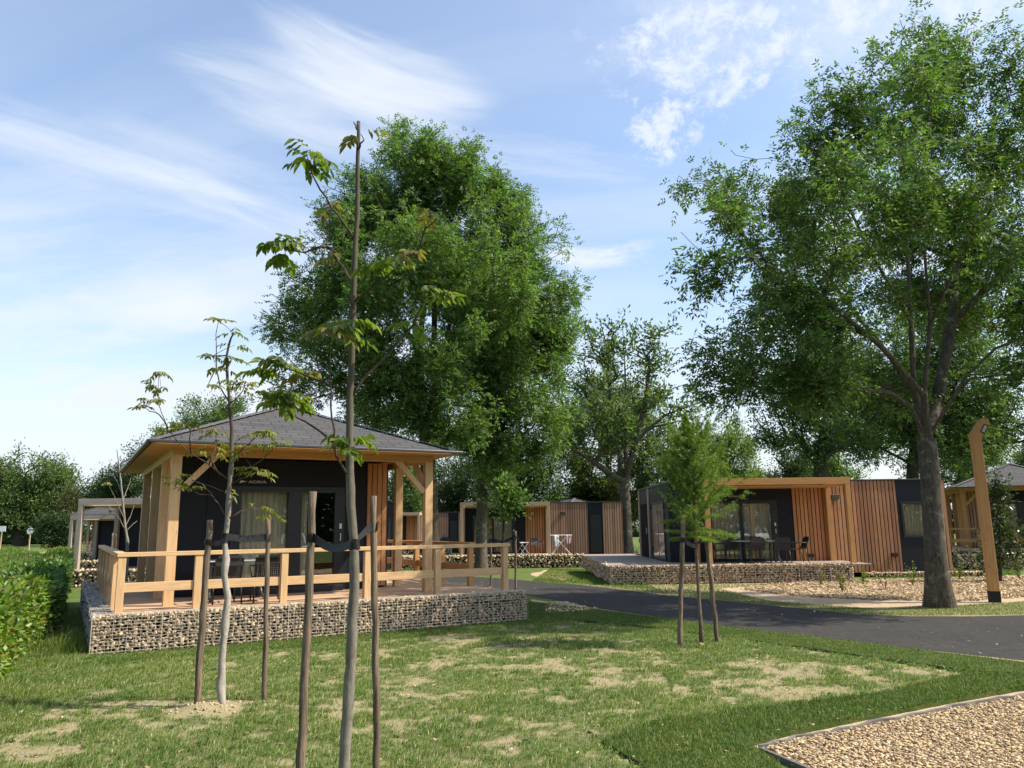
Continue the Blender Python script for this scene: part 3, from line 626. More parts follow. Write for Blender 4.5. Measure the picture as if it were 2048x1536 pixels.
def pavilion(label, F_, T='timber', front=None, U=(1.2, 6.15), V=(1.3, 3.0, 5.0, 7.3), detail=True, wallmat='dark', group='hip roofed wooden cabins', deck=(.3, 7.65, .3, 9.2), clad=None, zb=0.):
    """hip roofed cabin with a timber veranda; local x along its front, y to the rear"""
    t = thing('holiday_cabin', label, 'cabin', F_.w(0, 0, zb), F_.rz, group)
    u0, u1 = U; x0, x1, y0, y1 = 1.47, 5.88, 3.0, 7.9; zf, zt = .60, 3.33
    # deck
    d = MB(); boards(d, deck[0], deck[1], deck[2], deck[3], .58); d.obj('deck', MAT['deck'], t)
    # walls with the door opening
    w = MB(); th = .16
    if detail: dx0, dx1, dz = 2.48, 4.88, 2.78
    else: dx0, dx1, dz = 2.48, 4.88, 2.78
    w.box(x0, dx0, y0, y0+th, zf, zt); w.box(dx1, x1, y0, y0+th, zf, zt); w.box(dx0, dx1, y0, y0+th, dz, zt); w.box(dx0, dx1, y0, y0+th, zf-.05, zf)
    w.box(x0, x0+th, y0+th, y1, zf, zt); w.box(x1-th, x1, y0+th, y1, zf, zt); w.box(x0+th, x1-th, y1-th, y1, zf, zt)
    w.box(x0+th, x1-th, y0+th, y1-th, zf-.04, zf+.01)
    wall = w.obj('wall', MAT[wallmat], t)
    s_ = MB()
    for x in (2.0, 4.99): s_ = MB(); s_.box(x-.006, x+.006, y0-.002, y0+.01, zf, zt); s_.obj('panel_joint', MAT['seam'], wall)
    for y in (4.2, 5.6, 6.9): s_ = MB(); s_.box(x0-.002, x0+.01, y-.006, y+.006, zf, zt); s_.obj('panel_joint', MAT['seam'], wall)
    door = sliding_door(t, dx0, dx1, zf, dz, y0, [(2.67, 3.64, .82, 2.655), (3.94, 4.66, .82, 2.66)], (4.79, 1.72), seed=11,
                        curtains=[(2.55, 3.80), (3.86, 4.12)] if detail else [(2.55, 4.8)])
    st = MB(); st.box(2.6, 4.8, y0-.32, y0-.03, zf-.02, zf+.10); st.obj('doorstep', MAT['frame'], t, bevel=.006)
    if clad is None:
        slats('cladding', MAT['slat_warm'], t, 5.40, 5.86, y0, zf+.02, zt, .117, .098)
    elif clad == 'all':
        slats('cladding', MAT['slat_old'], t, x0+.02, dx0-.05, y0, zf+.02, zt); slats('cladding', MAT['slat_old'], t, dx1+.05, x1-.02, y0, zf+.02, zt)
    slats('cladding', MAT['slat'], t, y0+.05, y1, -(-x1)+.0365+.002, zf, zt, .117, .098, along='y')
    if clad == 'all': slats('cladding', MAT['slat_old'], t, y0+.05, y1, x0-.002, zf, zt, .117, .098, along='y')
    if detail:
        g = MB(); g.box(x0-.03, x0-.002, 3.55, 4.75, 2.45, 3.1); wn = g.obj('window', MAT['frame'], t); g = MB(); g.box(x0-.034, x0-.031, 3.61, 4.69, 2.51, 3.04); g.obj('pane', MAT['glass'], wn)
        lt = lettering(t, 'ADRIA', 2.80, y0-.008, 2.845, .078, MAT['letter'], .37)
        m = MB()
        for k in range(3): m.add([(2.615+k*.045, y0-.006, 2.845+.012*k), (2.65+k*.045, y0-.006, 2.845+.012*k), (2.685+k*.045, y0-.006, 2.895-.008*k), (2.65+k*.03, y0-.006, 2.90-.01*k)], [(0, 1, 2, 3)])
        lo = m.obj('emblem', MAT['letter'], t); so_ = lo.modifiers.new('solid', 'SOLIDIFY'); so_.thickness = .004
    # posts, beams, braces
    zbm = 3.235
    for (u, v) in [(u0, V[0]), (u1, V[0])] + [(u0, v) for v in V[1:]] + [(u1, 3.0), (u1, V[3])]:
        m = MB(); m.box(u-.085, u+.085, v-.075, v+.075, .58, zbm); m.obj('post', MAT[T+'_z'], t, bevel=.006)
    m = MB(); m.box(u0-.085, u1+.085, V[0]-.08, V[0]+.08, zbm, zbm+.2); m.obj('beam', MAT[('amber' if T == 'timber' else T)+'_x'], t, bevel=.005)
    for u in (u0, u1):
        m = MB(); m.box(u-.07, u+.07, V[0]+.082, V[3]+.3, zbm, zbm+.2); m.obj('beam', MAT[T+'_y'], t, bevel=.005)
    for (u, s) in ((u0, 1), (u1, -1)):
        m = MB(); m.bar((u+s*.10, V[0]-.01, 2.62), (u+s*.70, V[0]-.01, zbm+.03), .09, .11, side=(0, 1, 0)); m.obj('brace', MAT[T+'_z'], t, bevel=.004)
        m = MB(); m.bar((u, V[0]+.09, 2.62), (u, V[0]+.69, zbm+.03), .09, .11, side=(1, 0, 0)); m.obj('brace', MAT[T+'_z'], t, bevel=.004)
    hip_roof(t, .70, 6.55, .60, 8.8, 3.42, 4.60)
    return t

def flat_cabin(label, F_, group='flat roofed wooden cabins', T='timber', slat='slat', niche='slat_warm', detail=True, window='half', W_=9.9, D_=6.4, frame=(.85, 5.72), fd=1.9, zt=3.33, deck=(-2.45, 6.0, -2.3, .0), deckside=True, z=0., simple=False, zb=.12, panel=None, gabz=.58, letters=True, left=0.):
    """box cabin with slatted walls and a timber frame before its glass door; local x along the front, y to the rear"""
    t = thing('holiday_cabin', label, 'cabin', F_.w(0, 0, z), F_.rz, group)
    th = .16; zf = .56; d0, d1, dz = 1.42, 3.85, 2.68
    p0, p1, pz0, pz1 = panel or ((8.13, 9.60, 1.36, 2.52) if window == 'half' else (7.95, 8.77, .62, 2.60))
    w = MB()
    w.box(left, d0, 0, th, zb, zt); w.box(d1, p0+.12, 0, th, zb, zt); w.box(d0, d1, 0, th, dz, zt); w.box(d0, d1, 0, th, zb, zf)
    w.box(p0+.12, p1-.1, 0, th, pz1+.05, zt); w.box(p0+.12, p1-.1, 0, th, zb, pz0-.05); w.box(p1-.1, W_, 0, th, zb, zt)
    w.box(left, left+th, th, D_, zb, zt); w.box(W_-th, W_, th, D_, zb, zt); w.box(left+th, W_-th, D_-th, D_, zb, zt)
    w.box(left+th, W_-th, th, D_-th, zb+.1, zf-.01)
    w.box(left+th, W_-th, .9, .94, zf, zt-.1)
    wall = w.obj('wall', MAT['dark'], t)
    r = MB(); r.box(left-.05, W_+.05, -.07, D_+.05, zt, zt+.05); r.obj('roof', MAT['gutter'], t, bevel=.008)
    door = sliding_door(t, d0, d1, zf, dz, 0, [(1.53, 2.52, zf+.10, 2.57), (2.64, 3.64, zf+.10, 2.57)], (3.75, 1.62), seed=21, curtains=[(1.48, 3.75)])
    f2 = sliding_door(t, p0+.12, p1-.1, pz0-.05, pz1+.05, 0, [(p0+.2, p1-.18, pz0+.03, pz1-.03)] if window == 'half' else [(p0+.2, p1-.18, pz0+.03, 1.42), (p0+.2, p1-.18, 1.52, pz1-.03)], None, .06, 31, 'window', [(p0+.14, p1-.12)])
    # slats
    slats('cladding', MAT[niche], t, 4.42, frame[1]+.02, 0, gabz-.08, zt-.12)
    slats('cladding', MAT[slat], t, frame[1]+.02, p0-.02, 0, zb+.02, zt-.005)
    slats('cladding', MAT[slat], t, p1+.02, W_, 0, zb+.02, zt-.005)
    # left side: timber edges, doors
    if not simple:
        s_ = MB()
        for v in (3.85, 6.15): s_ = MB(); s_.box(-.06, -.002, v, v+.16, .58, zt-.02); s_.obj('edge_board', MAT['pale_z'], t, bevel=.004)
        g = MB(); g.box(-.03, -.002, .75, 3.1, .58, 2.72); sf = g.obj('side_door', MAT['frame'], t)
        for a, b in ((.85, 1.85), (2.0, 3.0)):
            g = MB(); g.box(-.036, -.031, a, b, .68, 2.62); g.obj('pane', MAT['curtain_glass'], sf)
        g = MB(); g.box(-.03, -.002, 4.3, 5.9, .58, 2.72); e = g.obj('entrance_door', MAT['seam'], t); g = MB(); g.box(-.07, -.031, 4.42, 4.46, 1.5, 1.75); g.obj('handle', MAT['alu'], e)
        g = MB()
        for v, zz in ((3.4, .95), (3.4, 2.55), (6.5, 1.2)): g = MB(); g.box(-.06, -.002, v-.05, v+.05, zz-.08, zz+.08); g.obj('wall_socket', MAT['frame'], t)
    # wall lamp and sockets
    l = MB(); lx = 5.92 if window == 'half' else 6.55
    l.box(lx-.13, lx+.13, -.12, -.037, 2.68, 2.84); l.add([(lx-.13,-.121,2.68),(lx+.13,-.121,2.68),(lx+.13,-.20,2.83),(lx-.13,-.20,2.83),(lx-.13,-.121,2.845),(lx+.13,-.121,2.845)],[(0,1,2,3),(3,2,5,4),(0,3,4),(1,5,2)])
    l.obj('wall_lamp', MAT['metal'], t, bevel=.006)
    if window == 'half':
        for sx, sz in ((4.92, .74), (7.86, .74)):
            l = MB(); l.box(sx-.11, sx+.11, -.10, -.037, sz-.06, sz+.06); l.obj('wall_socket', MAT['frame'], t, bevel=.01)
    if letters and detail:
        lettering(t, 'ADRIA', 2.15 if window == 'half' else 1.75, -.008, 2.80, .085, MAT['letter'], .42)
    # timber frame
    a, b = frame; ps = .16; zp = zt+.03; bh = .22
    for x, o in ((a, 0), (b, -ps)):
        for y in (-fd, -.20):
            m = MB(); m.box(x+o, x+o+ps, y, y+ps, .56, zp-bh); m.obj('post', MAT[T+'_z'], t, bevel=.006)
        m = MB(); m.box(x+o+.004, x+o+ps-.004, -fd+.10, -.04, zp-bh, zp-.003); m.obj('beam', MAT[T+'_y'], t, bevel=.005)
    m = MB(); m.box(a, b, -fd-.002, -fd+.098, zp-bh, zp); m.obj('beam', MAT[T+'_x'], t, bevel=.005)
    m = MB(); m.box(a+ps, b-ps, -fd+.1, -.038, zp-bh-.05, zp-bh-.02); m.obj('ceiling_board', MAT['amber_x'], t)
    # deck
    d = MB()
    boards(d, deck[0], deck[1], deck[2], -.045, .56)
    if deckside: boards(d, deck[0], -.065, -.04, D_+2.2, .56)
    d.obj('deck', MAT['deck_grey'], t)
    return t
def cg():
    m, t, b = newmat('curtained_glass'); n = vnoise(t, objco(t), 3, 4, .6, (10, 10, .4))
    link(ramp(t, n, [(.35, (.05,.05,.05)), (.55, (.25,.23,.2)), (.7, (.35,.33,.28))]), b.inputs['Base Color'], t); b.inputs['Roughness'].default_value = .04; b.inputs['Specular IOR Level'].default_value = .8
    return m
MAT['curtain_glass'] = cg()

# the near cabin
G0 = at(178, 1314); FC = Frame(G0, 60.4)
pavilion('near dark cabin with grey shingled hip roof and bright timber veranda behind two saplings', FC)
gabion('long knee high stone cage wall along the front of the near hip roofed cabin', tuple(G0), FC.rz, 7.78, .30, .60, .068, 61)
gb = gabion('stone cage wall tinted blue for shade, down the left side of the near deck, by the hedge', FC.w(0, 9.1, 0), FC.rz-math.pi/2, 8.79, .30, .60, .10, 62, 'shade_blue_stone', sides=(1, 0))
gabion('low stone cage wall closing the right side of the near deck beside the road', FC.w(7.78, .31, 0), FC.rz+math.pi/2, 8.4, .28, .57, .10, 63, wire=False, sides=(0, 1))
railing('bright new larch railing round the front and left of the near deck', FC, [((.36, .48), (7.58, .48), [.02, 1.2, 2.65, 4.2, 5.65, 7.18]), ((.36, .56), (.36, 8.6), [.85, 2.2, 3.6, 5.0, 6.4, 7.95])], 'timber', side=-1)
railing('orange brown railing on the far right side of the near deck, beyond the corner post', FC, [((7.55, 2.05), (7.55, 8.6), [.05, 1.6, 3.2, 4.8, 6.5])], 'amber', side=-1)

# the right cabin
FR = Frame((5.5, 27.9), 90)
flat_cabin('large flat roofed cabin right of the road with larch slats and six chairs', FR, T='amber')
gabion('long stone cage wall below the deck of the right flat roofed cabin', (3.07, 25.35, 0), 0, 7.75, .3, .60, .080, 71, cell=(.2, .075))
gabion('stone cage wall running back along the left edge of the right cabin deck, in the grass', (3.05, 36.4, 0), -math.pi/2, 10.74, .3, .55, .13, 72, wire=False, sides=(1, 0))
gabion('short stone cage wall far behind the left side deck of the right cabin', (3.4, 36.6, -.05), 0, 2.2, .3, .55, .13, 73, wire=False)
gabion('thin low stone kerb wall under the slats at the right end of the right cabin', (12.1, 27.5, 0), 0, 4.2, .3, .16, .07, 74, wire=False)
gabion('low stone cage wall on the grass between the right cabin and the timber lamp post', (17.3, 31.0, 0), 0, 3.2, .3, .60, .12, 75, wire=False)

# cabins beyond
FM = Frame((-3.75, 44.4), 90)
flat_cabin('reddish flat roofed cabin in the middle with pale frame and laundry rack', FM, T='pale', slat='slat_old', window='tall', z=-.2, deck=(-7, 6.0, -2.4, 0), deckside=False, simple=True, left=.84)
gabion('stone cage wall along the deck of the middle cabin, across the grass from the road', (-10.5, 41.6, -.3), 0, 14.2, .3, .70, .13, 76, wire=False)
FL = Frame((-13.4, 66), 90)
flat_cabin('flat roofed cabin furthest back, seen between the veranda posts of the near cabin', FL, T='pale', slat='slat_old', window='tall', z=-.3, simple=True, letters=False, deckside=False)
gabion('far stone cage wall of the rearmost flat roofed cabin', (-16.5, 63.4, -.3), 0, 11.5, .3, .62, .16, 77, wire=False)
FA = Frame((-15.35, 30.4), 90)
flat_cabin('dark cabin with greyed timber frame just beyond the left railing of the near deck', FA, T='grey', frame=(0, 5.2), fd=2.8, zt=3.0, z=-.02, simple=True, letters=False, deck=(-.2, 7, -3, 0), deckside=False)
gabion('stone cage wall under the greyed timber frame left of the near cabin', (-15.9, 27.2, 0), 0, 8.5, .3, .60, .12, 78, wire=False)
FB = Frame((-24.4, 46.0), 90)
flat_cabin('second dark cabin with greyed timber frame, further back on the left', FB, T='grey', frame=(0, 5.2), fd=2.8, zt=3.0, z=-.3, simple=True, letters=False, deck=(-.2, 7, -3, 0), deckside=False)
gabion('more distant stone cage wall under the second greyed frame on the left', (-25.4, 42.7, -.3), 0, 8.5, .3, .62, .15, 79, wire=False)
PF = Frame((-35.5, 60.5), 90, 0)
pavilion('small far cabin with brown walls and grey roof behind the two greyed frames', PF, T='pale', detail=False, clad='all', wallmat='dark', zb=-.3)
gabion('farthest stone cage wall on the left, before the small brown cabin', (-36.2, 60.3, -.3), 0, 8.5, .3, .6, .16, 80, wire=False)
PR = Frame((19.7, 36.4), 113)
pavilion('shaded brown hip roofed cabin at the right edge behind the timber lamp post', PR, T='amber', detail=False, clad='all')
gabion('shaded stone cage wall below the right edge cabin', PR.w(0, 0, 0), PR.rz, 7.78, .3, .6, .12, 81, wire=False)
railing('shaded timber railing on the deck of the right edge cabin', PR, [((.36, .48), (7.58, .48), [.02, 1.2, 2.65, 4.2, 5.65, 7.18])], 'amber')
PB_ = Frame((3.2, 53.5), 60)
pavilion('distant hip roofed cabin whose grey roof shows above the middle cabin', PB_, T='timber', detail=False, zb=-.75)

# ------------------------------------------------------------------ furniture
def make_chair(label, loc, rz, group):
    """charcoal plastic armchair; the sitter looks along local +y"""
    t = thing('garden_chair', label, 'chair', loc, rz, group); m_ = MAT['chair']
    s = MB(); s.box(-.235, .235, -.22, .24, .43, .455); s.obj('seat', m_, t, bevel=.012)
    b = MB()
    def bp(x, z): return (x, -.215-.16*(z-.45)/.4, z)                # the back leans
    for i in range(13):
        x = -.21+.42*i/12; b.bar(bp(x, .47), bp(x, .68), .016, .010, side=(1, 0, 0))
    for z in (.49, .525, .56, .595, .63, .665): b.bar(bp(-.22, z), bp(.22, z), .010, .014, side=(0, 1, 0))
    b.bar(bp(-.235, .74), bp(.235, .74), .014, .14, side=(0, 1, .0)); b.bar(bp(-.20, .83), bp(.20, .83), .014, .05, side=(0, 1, 0))
    for x in (-.235, .235): b.bar(bp(x, .44), bp(x, .80), .03, .022, side=(1, 0, 0))
    b.obj('backrest', m_, t)
    for s_ in (-1, 1):
        a = MB(); a.tube([(s_*.265, .20, .645), (s_*.275, .0, .655), (s_*.26, -.20, .66), (s_*.235, -.285, .66)], .017, 6); a.obj('armrest', m_, t, smooth=True)
        a = MB(); a.tube([(s_*.25, .25, 0), (s_*.245, .215, .43), (s_*.265, .205, .645)], [.014, .018, .017], 6); a.obj('leg', m_, t, smooth=True)
        a = MB(); a.tube([(s_*.25, -.30, 0), (s_*.235, -.21, .45)], [.014, .018], 6); a.obj('leg', m_, t, smooth=True)
    return t
def place_chair(F_, u, v, z, rot, label, group, src):
    if src is None: return make_chair(label, F_.w(u, v, z), F_.rz+rot, group)
    c = copy_tree(src); c.location = F_.w(u, v, z); c.rotation_euler = (0, 0, F_.rz+rot); c['label'] = label; c['group'] = group; return c
def make_table(label, loc, rz, L, Wd):
    t = thing('garden_table', label, 'table', loc, rz)
    m = MB(); m.box(-L/2, L/2, -Wd/2, Wd/2, .715, .74); m.obj('tabletop', MAT['tabletop'], t, bevel=.006)
    for s in (-1, 1):
        m = MB(); x = s*(L/2-.22)
        m.tube([(x, 0, .71), (x, 0, .30), (x+s*.02, -.06, .12), (x+s*.03, -.18, .05), (x+s*.03, -.32, .03)], .024, 8)
        m.tube([(x, 0, .30), (x+s*.02, .06, .12), (x+s*.03, .18, .05), (x+s*.03, .32, .03)], .024, 8)
        for y in (-.33, .33): m.box(x+s*.03-.03, x+s*.03+.03, y-.03, y+.03, 0, .05)
        m.obj('leg', MAT['metal'], t, smooth=False)
    return t
ZD = .58
ch = place_chair(FC, 2.12, 1.22, ZD, .06, 'charcoal garden chair on the near deck, behind the thin white sapling trunk', 'charcoal chairs on the decks', None)
place_chair(FC, 2.86, 1.16, ZD, -.10, 'charcoal garden chair on the near deck, nearer the middle rail post', 'charcoal chairs on the decks', ch)
make_table('pale grey table on the near deck in front of the glass door', FC.w(2.45, 1.95, ZD), FC.rz, 1.35, .75)
G_ = 'charcoal chairs on the decks'; ZR = .56
for u, v, r, l in ((2.52, -1.50, .04, 'charcoal chair, left of the two showing their backs on the right cabin deck'),
                   (3.38, -1.48, -.06, 'charcoal chair, right of the two showing their backs on the right cabin deck'),
                   (2.18, -.36, math.pi, 'charcoal chair behind the table by the dark bar between the panes, right cabin'),
                   (3.06, -.36, math.pi+.05, 'charcoal chair behind the table before the right glass pane, right cabin'),
                   (4.12, -.93, math.pi/2, 'charcoal chair at the table end beside the larch slats, seen from the side'),
                   (1.55, -.90, -math.pi/2, 'charcoal chair at the left table end before the curtained glass, right cabin')):
    place_chair(FR, u, v, ZR, r, l, G_, ch)
make_table('table between six charcoal chairs on the right cabin deck', FR.w(2.84, -.92, ZR), FR.rz, 1.7, .78)
ZM = -.2+.56
place_chair(FM, 5.02, -1.15, ZM, math.pi+.35, 'black armchair before the orange slats of the middle cabin', G_, ch)
place_chair(FM, 2.55, -1.75, ZM, .1, 'dark chair half hidden by the round crowned sapling on the middle cabin deck', G_, ch)
make_table('dark dining table on the deck of the middle cabin', FM.w(2.6, -1.05, ZM), FM.rz, 1.5, .8)
# folding camp chair
t = thing('folding_chair', 'folding camp chair with bare aluminium legs on the middle cabin deck', 'chair', FM.w(4.2, -1.7, ZM), .5)
m = MB()
for y in (-.26, .26):
    m.tube([(-.28, y, 0), (.22, y, .62)], .015, 6); m.tube([(.30, y, 0), (-.22, y, .62)], .015, 6); m.tube([(-.26, y, .62), (.26, y, .64)], .018, 6)
m.tube([(-.28, -.26, .02), (-.28, .26, .02)], .013, 6); m.tube([(.30, -.26, .02), (.30, .26, .02)], .013, 6)
m.obj('frame', MAT['alu'], t); m = MB(); m.bar((-.2, 0, .40), (.24, 0, .44), .48, .02, side=(0, 1, 0)); m.obj('seat', MAT['strap'], t); m = MB(); m.bar((-.22, 0, .42), (-.46, 0, 1.05), .48, .02, side=(0, 1, 0)); m.obj('backrest', MAT['strap'], t)
# laundry rack
t = thing('drying_rack', 'white folding laundry rack beside the pale frame of the middle cabin', 'laundry rack', FM.w(6.3, -1.45, ZM), 0)
m = MB()
for y in (-.28, .28):
    m.tube([(-.62, y, 1.0), (.62, y, 1.0)], .014, 6); m.tube([(-.50, y*1.0, 0), (.38, y*.9, 1.0)], .013, 6); m.tube([(.50, y*1.0, 0), (-.38, y*.9, 1.0)], .013, 6)
for i in range(9): m.tube([(-.62+1.24*i/8, -.28, 1.0), (-.62+1.24*i/8, .28, 1.0)], .006, 5)
for x in (-.5, .5): m.tube([(x, -.28, .02), (x, .28, .02)], .012, 6)
m.obj('frame', MAT['white'], t)
def cloth(label, loc, w, h, col, seed, rz=0.):
    rng = random.Random(seed); vs, fs = [], []; nx, nz = 9, 10
    for j in range(nz):
        for i in range(nx):
            a = i/(nx-1)-.5; b = j/(nz-1); vs.append((a*w*(1-.15*b+.05*math.sin(b*6)), .03*math.sin(a*13+seed)*b+.02*math.sin(b*5+a*4), -b*h*(1-.08*abs(a))))
            if i and j: fs.append((j*nx+i-nx-1, j*nx+i-nx, j*nx+i, j*nx+i-1))
    m = MB(); m.add(vs, fs); o = m.obj('hanging_cloth', plain('cloth', col, .9, .1), None, smooth=True); o.location = loc; o.rotation_euler = (0, 0, rz)
    so_ = o.modifiers.new('thick', 'SOLIDIFY'); so_.thickness = .008
    return tag(o, label, 'laundry', 'laundry on the rack')
cloth('white cloth hanging near the left end of the laundry rack', FM.w(6.05, -1.74, ZM+1.0), .26, .62, (.72, .72, .74), 1, .3)
cloth('grey shirt like cloth hanging beside the white one on the laundry rack', FM.w(5.90, -1.70, ZM+1.0), .22, .55, (.30, .30, .34), 2, -.5)
cloth('pinkish cloth hanging on the right end of the laundry rack', FM.w(6.70, -1.74, ZM+1.0), .3, .48, (.48, .32, .33), 3, .2)
# kettle grill
t = thing('kettle_grill', 'black kettle barbecue on legs, left of the pale frame of the middle cabin', 'barbecue', FM.w(-.05, -1.2, ZM), 0)
m = MB(); rr = [.02, .16, .25, .285, .29]; zz = [.58, .60, .66, .74, .80]
m.tube([(0, 0, z) for z in zz], rr, 16); m.obj('bowl', MAT['chair'], t, smooth=True)
m = MB(); m.tube([(0, 0, z) for z in (.81, .88, .96, 1.01, 1.03)], [.295, .28, .21, .11, .02], 16); l = m.obj('lid', MAT['chair'], t, smooth=True); m = MB(); m.tube([(-.06, 0, 1.02), (-.06, 0, 1.07), (.06, 0, 1.07), (.06, 0, 1.02)], .01, 6); m.obj('handle', MAT['metal'], l)
for k in range(3):
    a = 2*math.pi*k/3+.4; m = MB(); m.tube([(.17*math.cos(a), .17*math.sin(a), .63), (.30*math.cos(a), .30*math.sin(a), 0)], .012, 6); m.obj('leg', MAT['alu'], t)

# picket fence before the small far cabin
t = thing('picket_fence', 'low pale picket fence before the small brown far cabin on the left', 'fence', PF.w(1.5, .9, -.3), PF.rz)
for k in range(19):
    m = MB(); x = k*.26; m.box(x, x+.09, 0, .025, .58, 1.42); m.add([(x,0,1.4201),(x+.09,0,1.4201),(x+.045,0,1.49),(x,.025,1.4201),(x+.09,.025,1.4201),(x+.045,.025,1.49)],[(0,1,2),(5,4,3),(0,2,5,3),(1,4,5,2)]); m.obj('picket', MAT['pale_z'], t)
for z in (.75, 1.25):
    m = MB(); m.box(-.05, 19*.26, .027, .065, z, z+.07); m.obj('rail', MAT['pale_x'], t)

# timber lamp post
lp = at(1990, 1205); t = thing('lamp_post', 'square golden timber lamp post with a bent head and black foot', 'street lamp', tuple(lp), R_(-14))
m = MB(); m.box(-.105, .105, -.105, .105, .26, 3.80); m.obj('post', MAT['amber_z'], t, bevel=.01)
m = MB(); m.box(-.109, .109, -.109, .109, 0, .262); m.obj('foot', plain('bitumen', (.012, .012, .013), .8), t, bevel=.006)
m = MB(); m.add([(-.106,-.106,3.78),(.106,-.106,3.78),(.106,.106,3.78),(-.106,.106,3.78),(-.125,-.106,3.92),(.125,-.106,3.86),(.125,.106,3.86),(-.125,.106,3.92),(.13,-.106,4.30),(.31,-.106,4.20),(.31,.106,4.20),(.13,.106,4.30),(.20,-.106,4.315),(.20,.106,4.315),(.31,-.106,4.29),(.31,.106,4.29)],
  [(0,3,2,1),(0,1,5,4),(1,2,6,5),(2,3,7,6),(3,0,4,7),(4,5,9,14,12,8),(5,6,10,9),(7,11,13,15,10,6),(4,8,11,7),(8,12,13,11),(12,14,15,13),(9,10,15,14)])
hd = m.obj('head', MAT['amber_z'], t, bevel=.006)
d = Vector((.185, 0, .34)).normalized()
for nm, pr, wd, ln, mt in (('lamp_frame', .004, .15, .26, MAT['frame']), ('lamp_lens', .010, .10, .20, MAT['tabletop'])):
    m = MB(); c = Vector((.235, 0, 4.06))+Vector((d.z, 0, -d.x))*pr; m.bar(c-d*ln/2, c+d*ln/2, wd, .012, side=(0, 1, 0)); m.obj(nm, mt, hd)
# a second lens plate on the face seen from the lawn
m = MB(); c = Vector((.185, -.112, 4.06)); m.bar(c-d*.11, c+d*.11, .012, .10, side=(0, 1, 0)); fr_ = m.obj('lamp_frame', MAT['frame'], hd)
m = MB(); c = Vector((.185, -.1195, 4.06)); m.bar(c-d*.085, c+d*.085, .006, .065, side=(0, 1, 0)); m.obj('lamp_lens', MAT['tabletop'], fr_)

# signs in the field
for px, py, Y, kind_, label in ((4, 1058, 95, 'board', 'pale square sign board on a post at the far left edge of the field'), (61, 1062, 85, 'round', 'slim pale post with a small round sign in the far field')):
    p = atY(px, py, Y); t = thing('field_sign', label, 'sign', (p[0], Y, gz(Y)), 0)
    m = MB(); m.box(-.05, .05, -.05, .05, 0, p[2]-gz(Y)); m.obj('post', MAT['pale_z'], t)
    m = MB(); z = p[2]-gz(Y)
    if kind_ == 'board': m.box(-.5, .5, -.09, -.052, z-.3, z+.35)
    else: m.tube([(0, -.09, z), (0, -.052, z)], .35, 16)
    m.obj('board', MAT['white'], t)

# white car parked beyond the lawn, seen only as a reflection in the glass doors
def car():
    t = thing('parked_car', 'white parked car mirrored in the glass doors of the right cabin', 'car', (19.3, -8.4, 0), R_(128))
    # side outline x forward, z up; half widths per station
    st = [(-2.1, .42, .78, .74), (-2.0, .35, 1.02, .82), (-1.5, .28, 1.10, .86), (-.9, .26, 1.08, .88), (0., .26, 1.04, .89), (.9, .26, 1.02, .88), (1.5, .28, .97, .85), (1.95, .34, .86, .78), (2.1, .42, .66, .68)]
    vs, fs = [], []
    for x, zb_, zt_, hw in st:
        vs += [(x, -hw*.92, zb_), (x, -hw, (zb_+zt_)/2), (x, -hw*.95, zt_-.05), (x, -hw*.80, zt_), (x, hw*.80, zt_), (x, hw*.95, zt_-.05), (x, hw, (zb_+zt_)/2), (x, hw*.92, zb_)]
    for i in range(len(st)-1):
        for k in range(8): fs.append((i*8+k, i*8+(k+1) % 8, (i+1)*8+(k+1) % 8, (i+1)*8+k))
    n = len(st); fs += [tuple(range(7, -1, -1)), tuple((n-1)*8+k for k in range(8))]
    m = MB(); m.add(vs, fs); body = m.obj('body', plain('white_car_paint', (.80, .80, .79), .25, .5), t, smooth=True)
    cab = [(-1.95, .70, 1.03, .60, 1.10), (-1.45, .72, 1.10, .60, 1.50), (-.6, .74, 1.08, .60, 1.56), (.25, .74, 1.05, .58, 1.52), (1.05, .72, 1.01, .60, 1.03)]
    vs, fs = [], []
    for x, hb, zb_, ht, zt_ in cab: vs += [(x, -hb, zb_-.02), (x, -ht, zt_), (x, ht, zt_), (x, hb, zb_-.02)]
    for i in range(len(cab)-1):
        for k in range(3): fs.append((i*4+k, i*4+k+1, i*4+k+5, i*4+k+4))
    m = MB(); m.add(vs, fs); m.obj('window', plain('car_glass', (.012, .014, .016), .05, .7), t)
    m = MB()
    for i in range(1, 3): a, b = cab[i], cab[i+1]; m.add([(a[0], -a[3]-.01, a[4]+.012), (b[0], -b[3]-.01, b[4]+.012), (b[0], b[3]+.01, b[4]+.012), (a[0], a[3]+.01, a[4]+.012)], [(0, 1, 2, 3)])
    for s in (-1, 1):
        for (a, b) in ((cab[0], cab[1]), (cab[3], cab[4])): m.bar((a[0], s*a[1 if a in (cab[0], cab[4]) else 3], a[2] if a in (cab[0], cab[4]) else a[4]), (b[0], s*b[1 if b in (cab[0], cab[4]) else 3], b[2] if b in (cab[0], cab[4]) else b[4]), .07, .07)
        m.bar((-.35, s*.75, 1.06), (-.40, s*.61, 1.56), .08, .05)
    m.obj('roof', plain('white_roof_paint', (.80, .80, .79), .25, .5), t)
    for x in (-1.3, 1.3):
        for s in (-1, 1):
            m = MB(); m.tube([(x, s*.70, .33), (x, s*.92, .33)], .33, 20); w = m.obj('wheel', MAT['backing'], t); m = MB(); m.tube([(x, s*.921, .33), (x, s*.935, .33)], .21, 16); m.obj('rim', MAT['alu'], w)
    for s in (-1, 1):
        m = MB(); m.box(1.90, 2.09, s*.58-.16, s*.58+.16, .66, .80); m.obj('headlight', MAT['alu'], t, bevel=.02)
car()

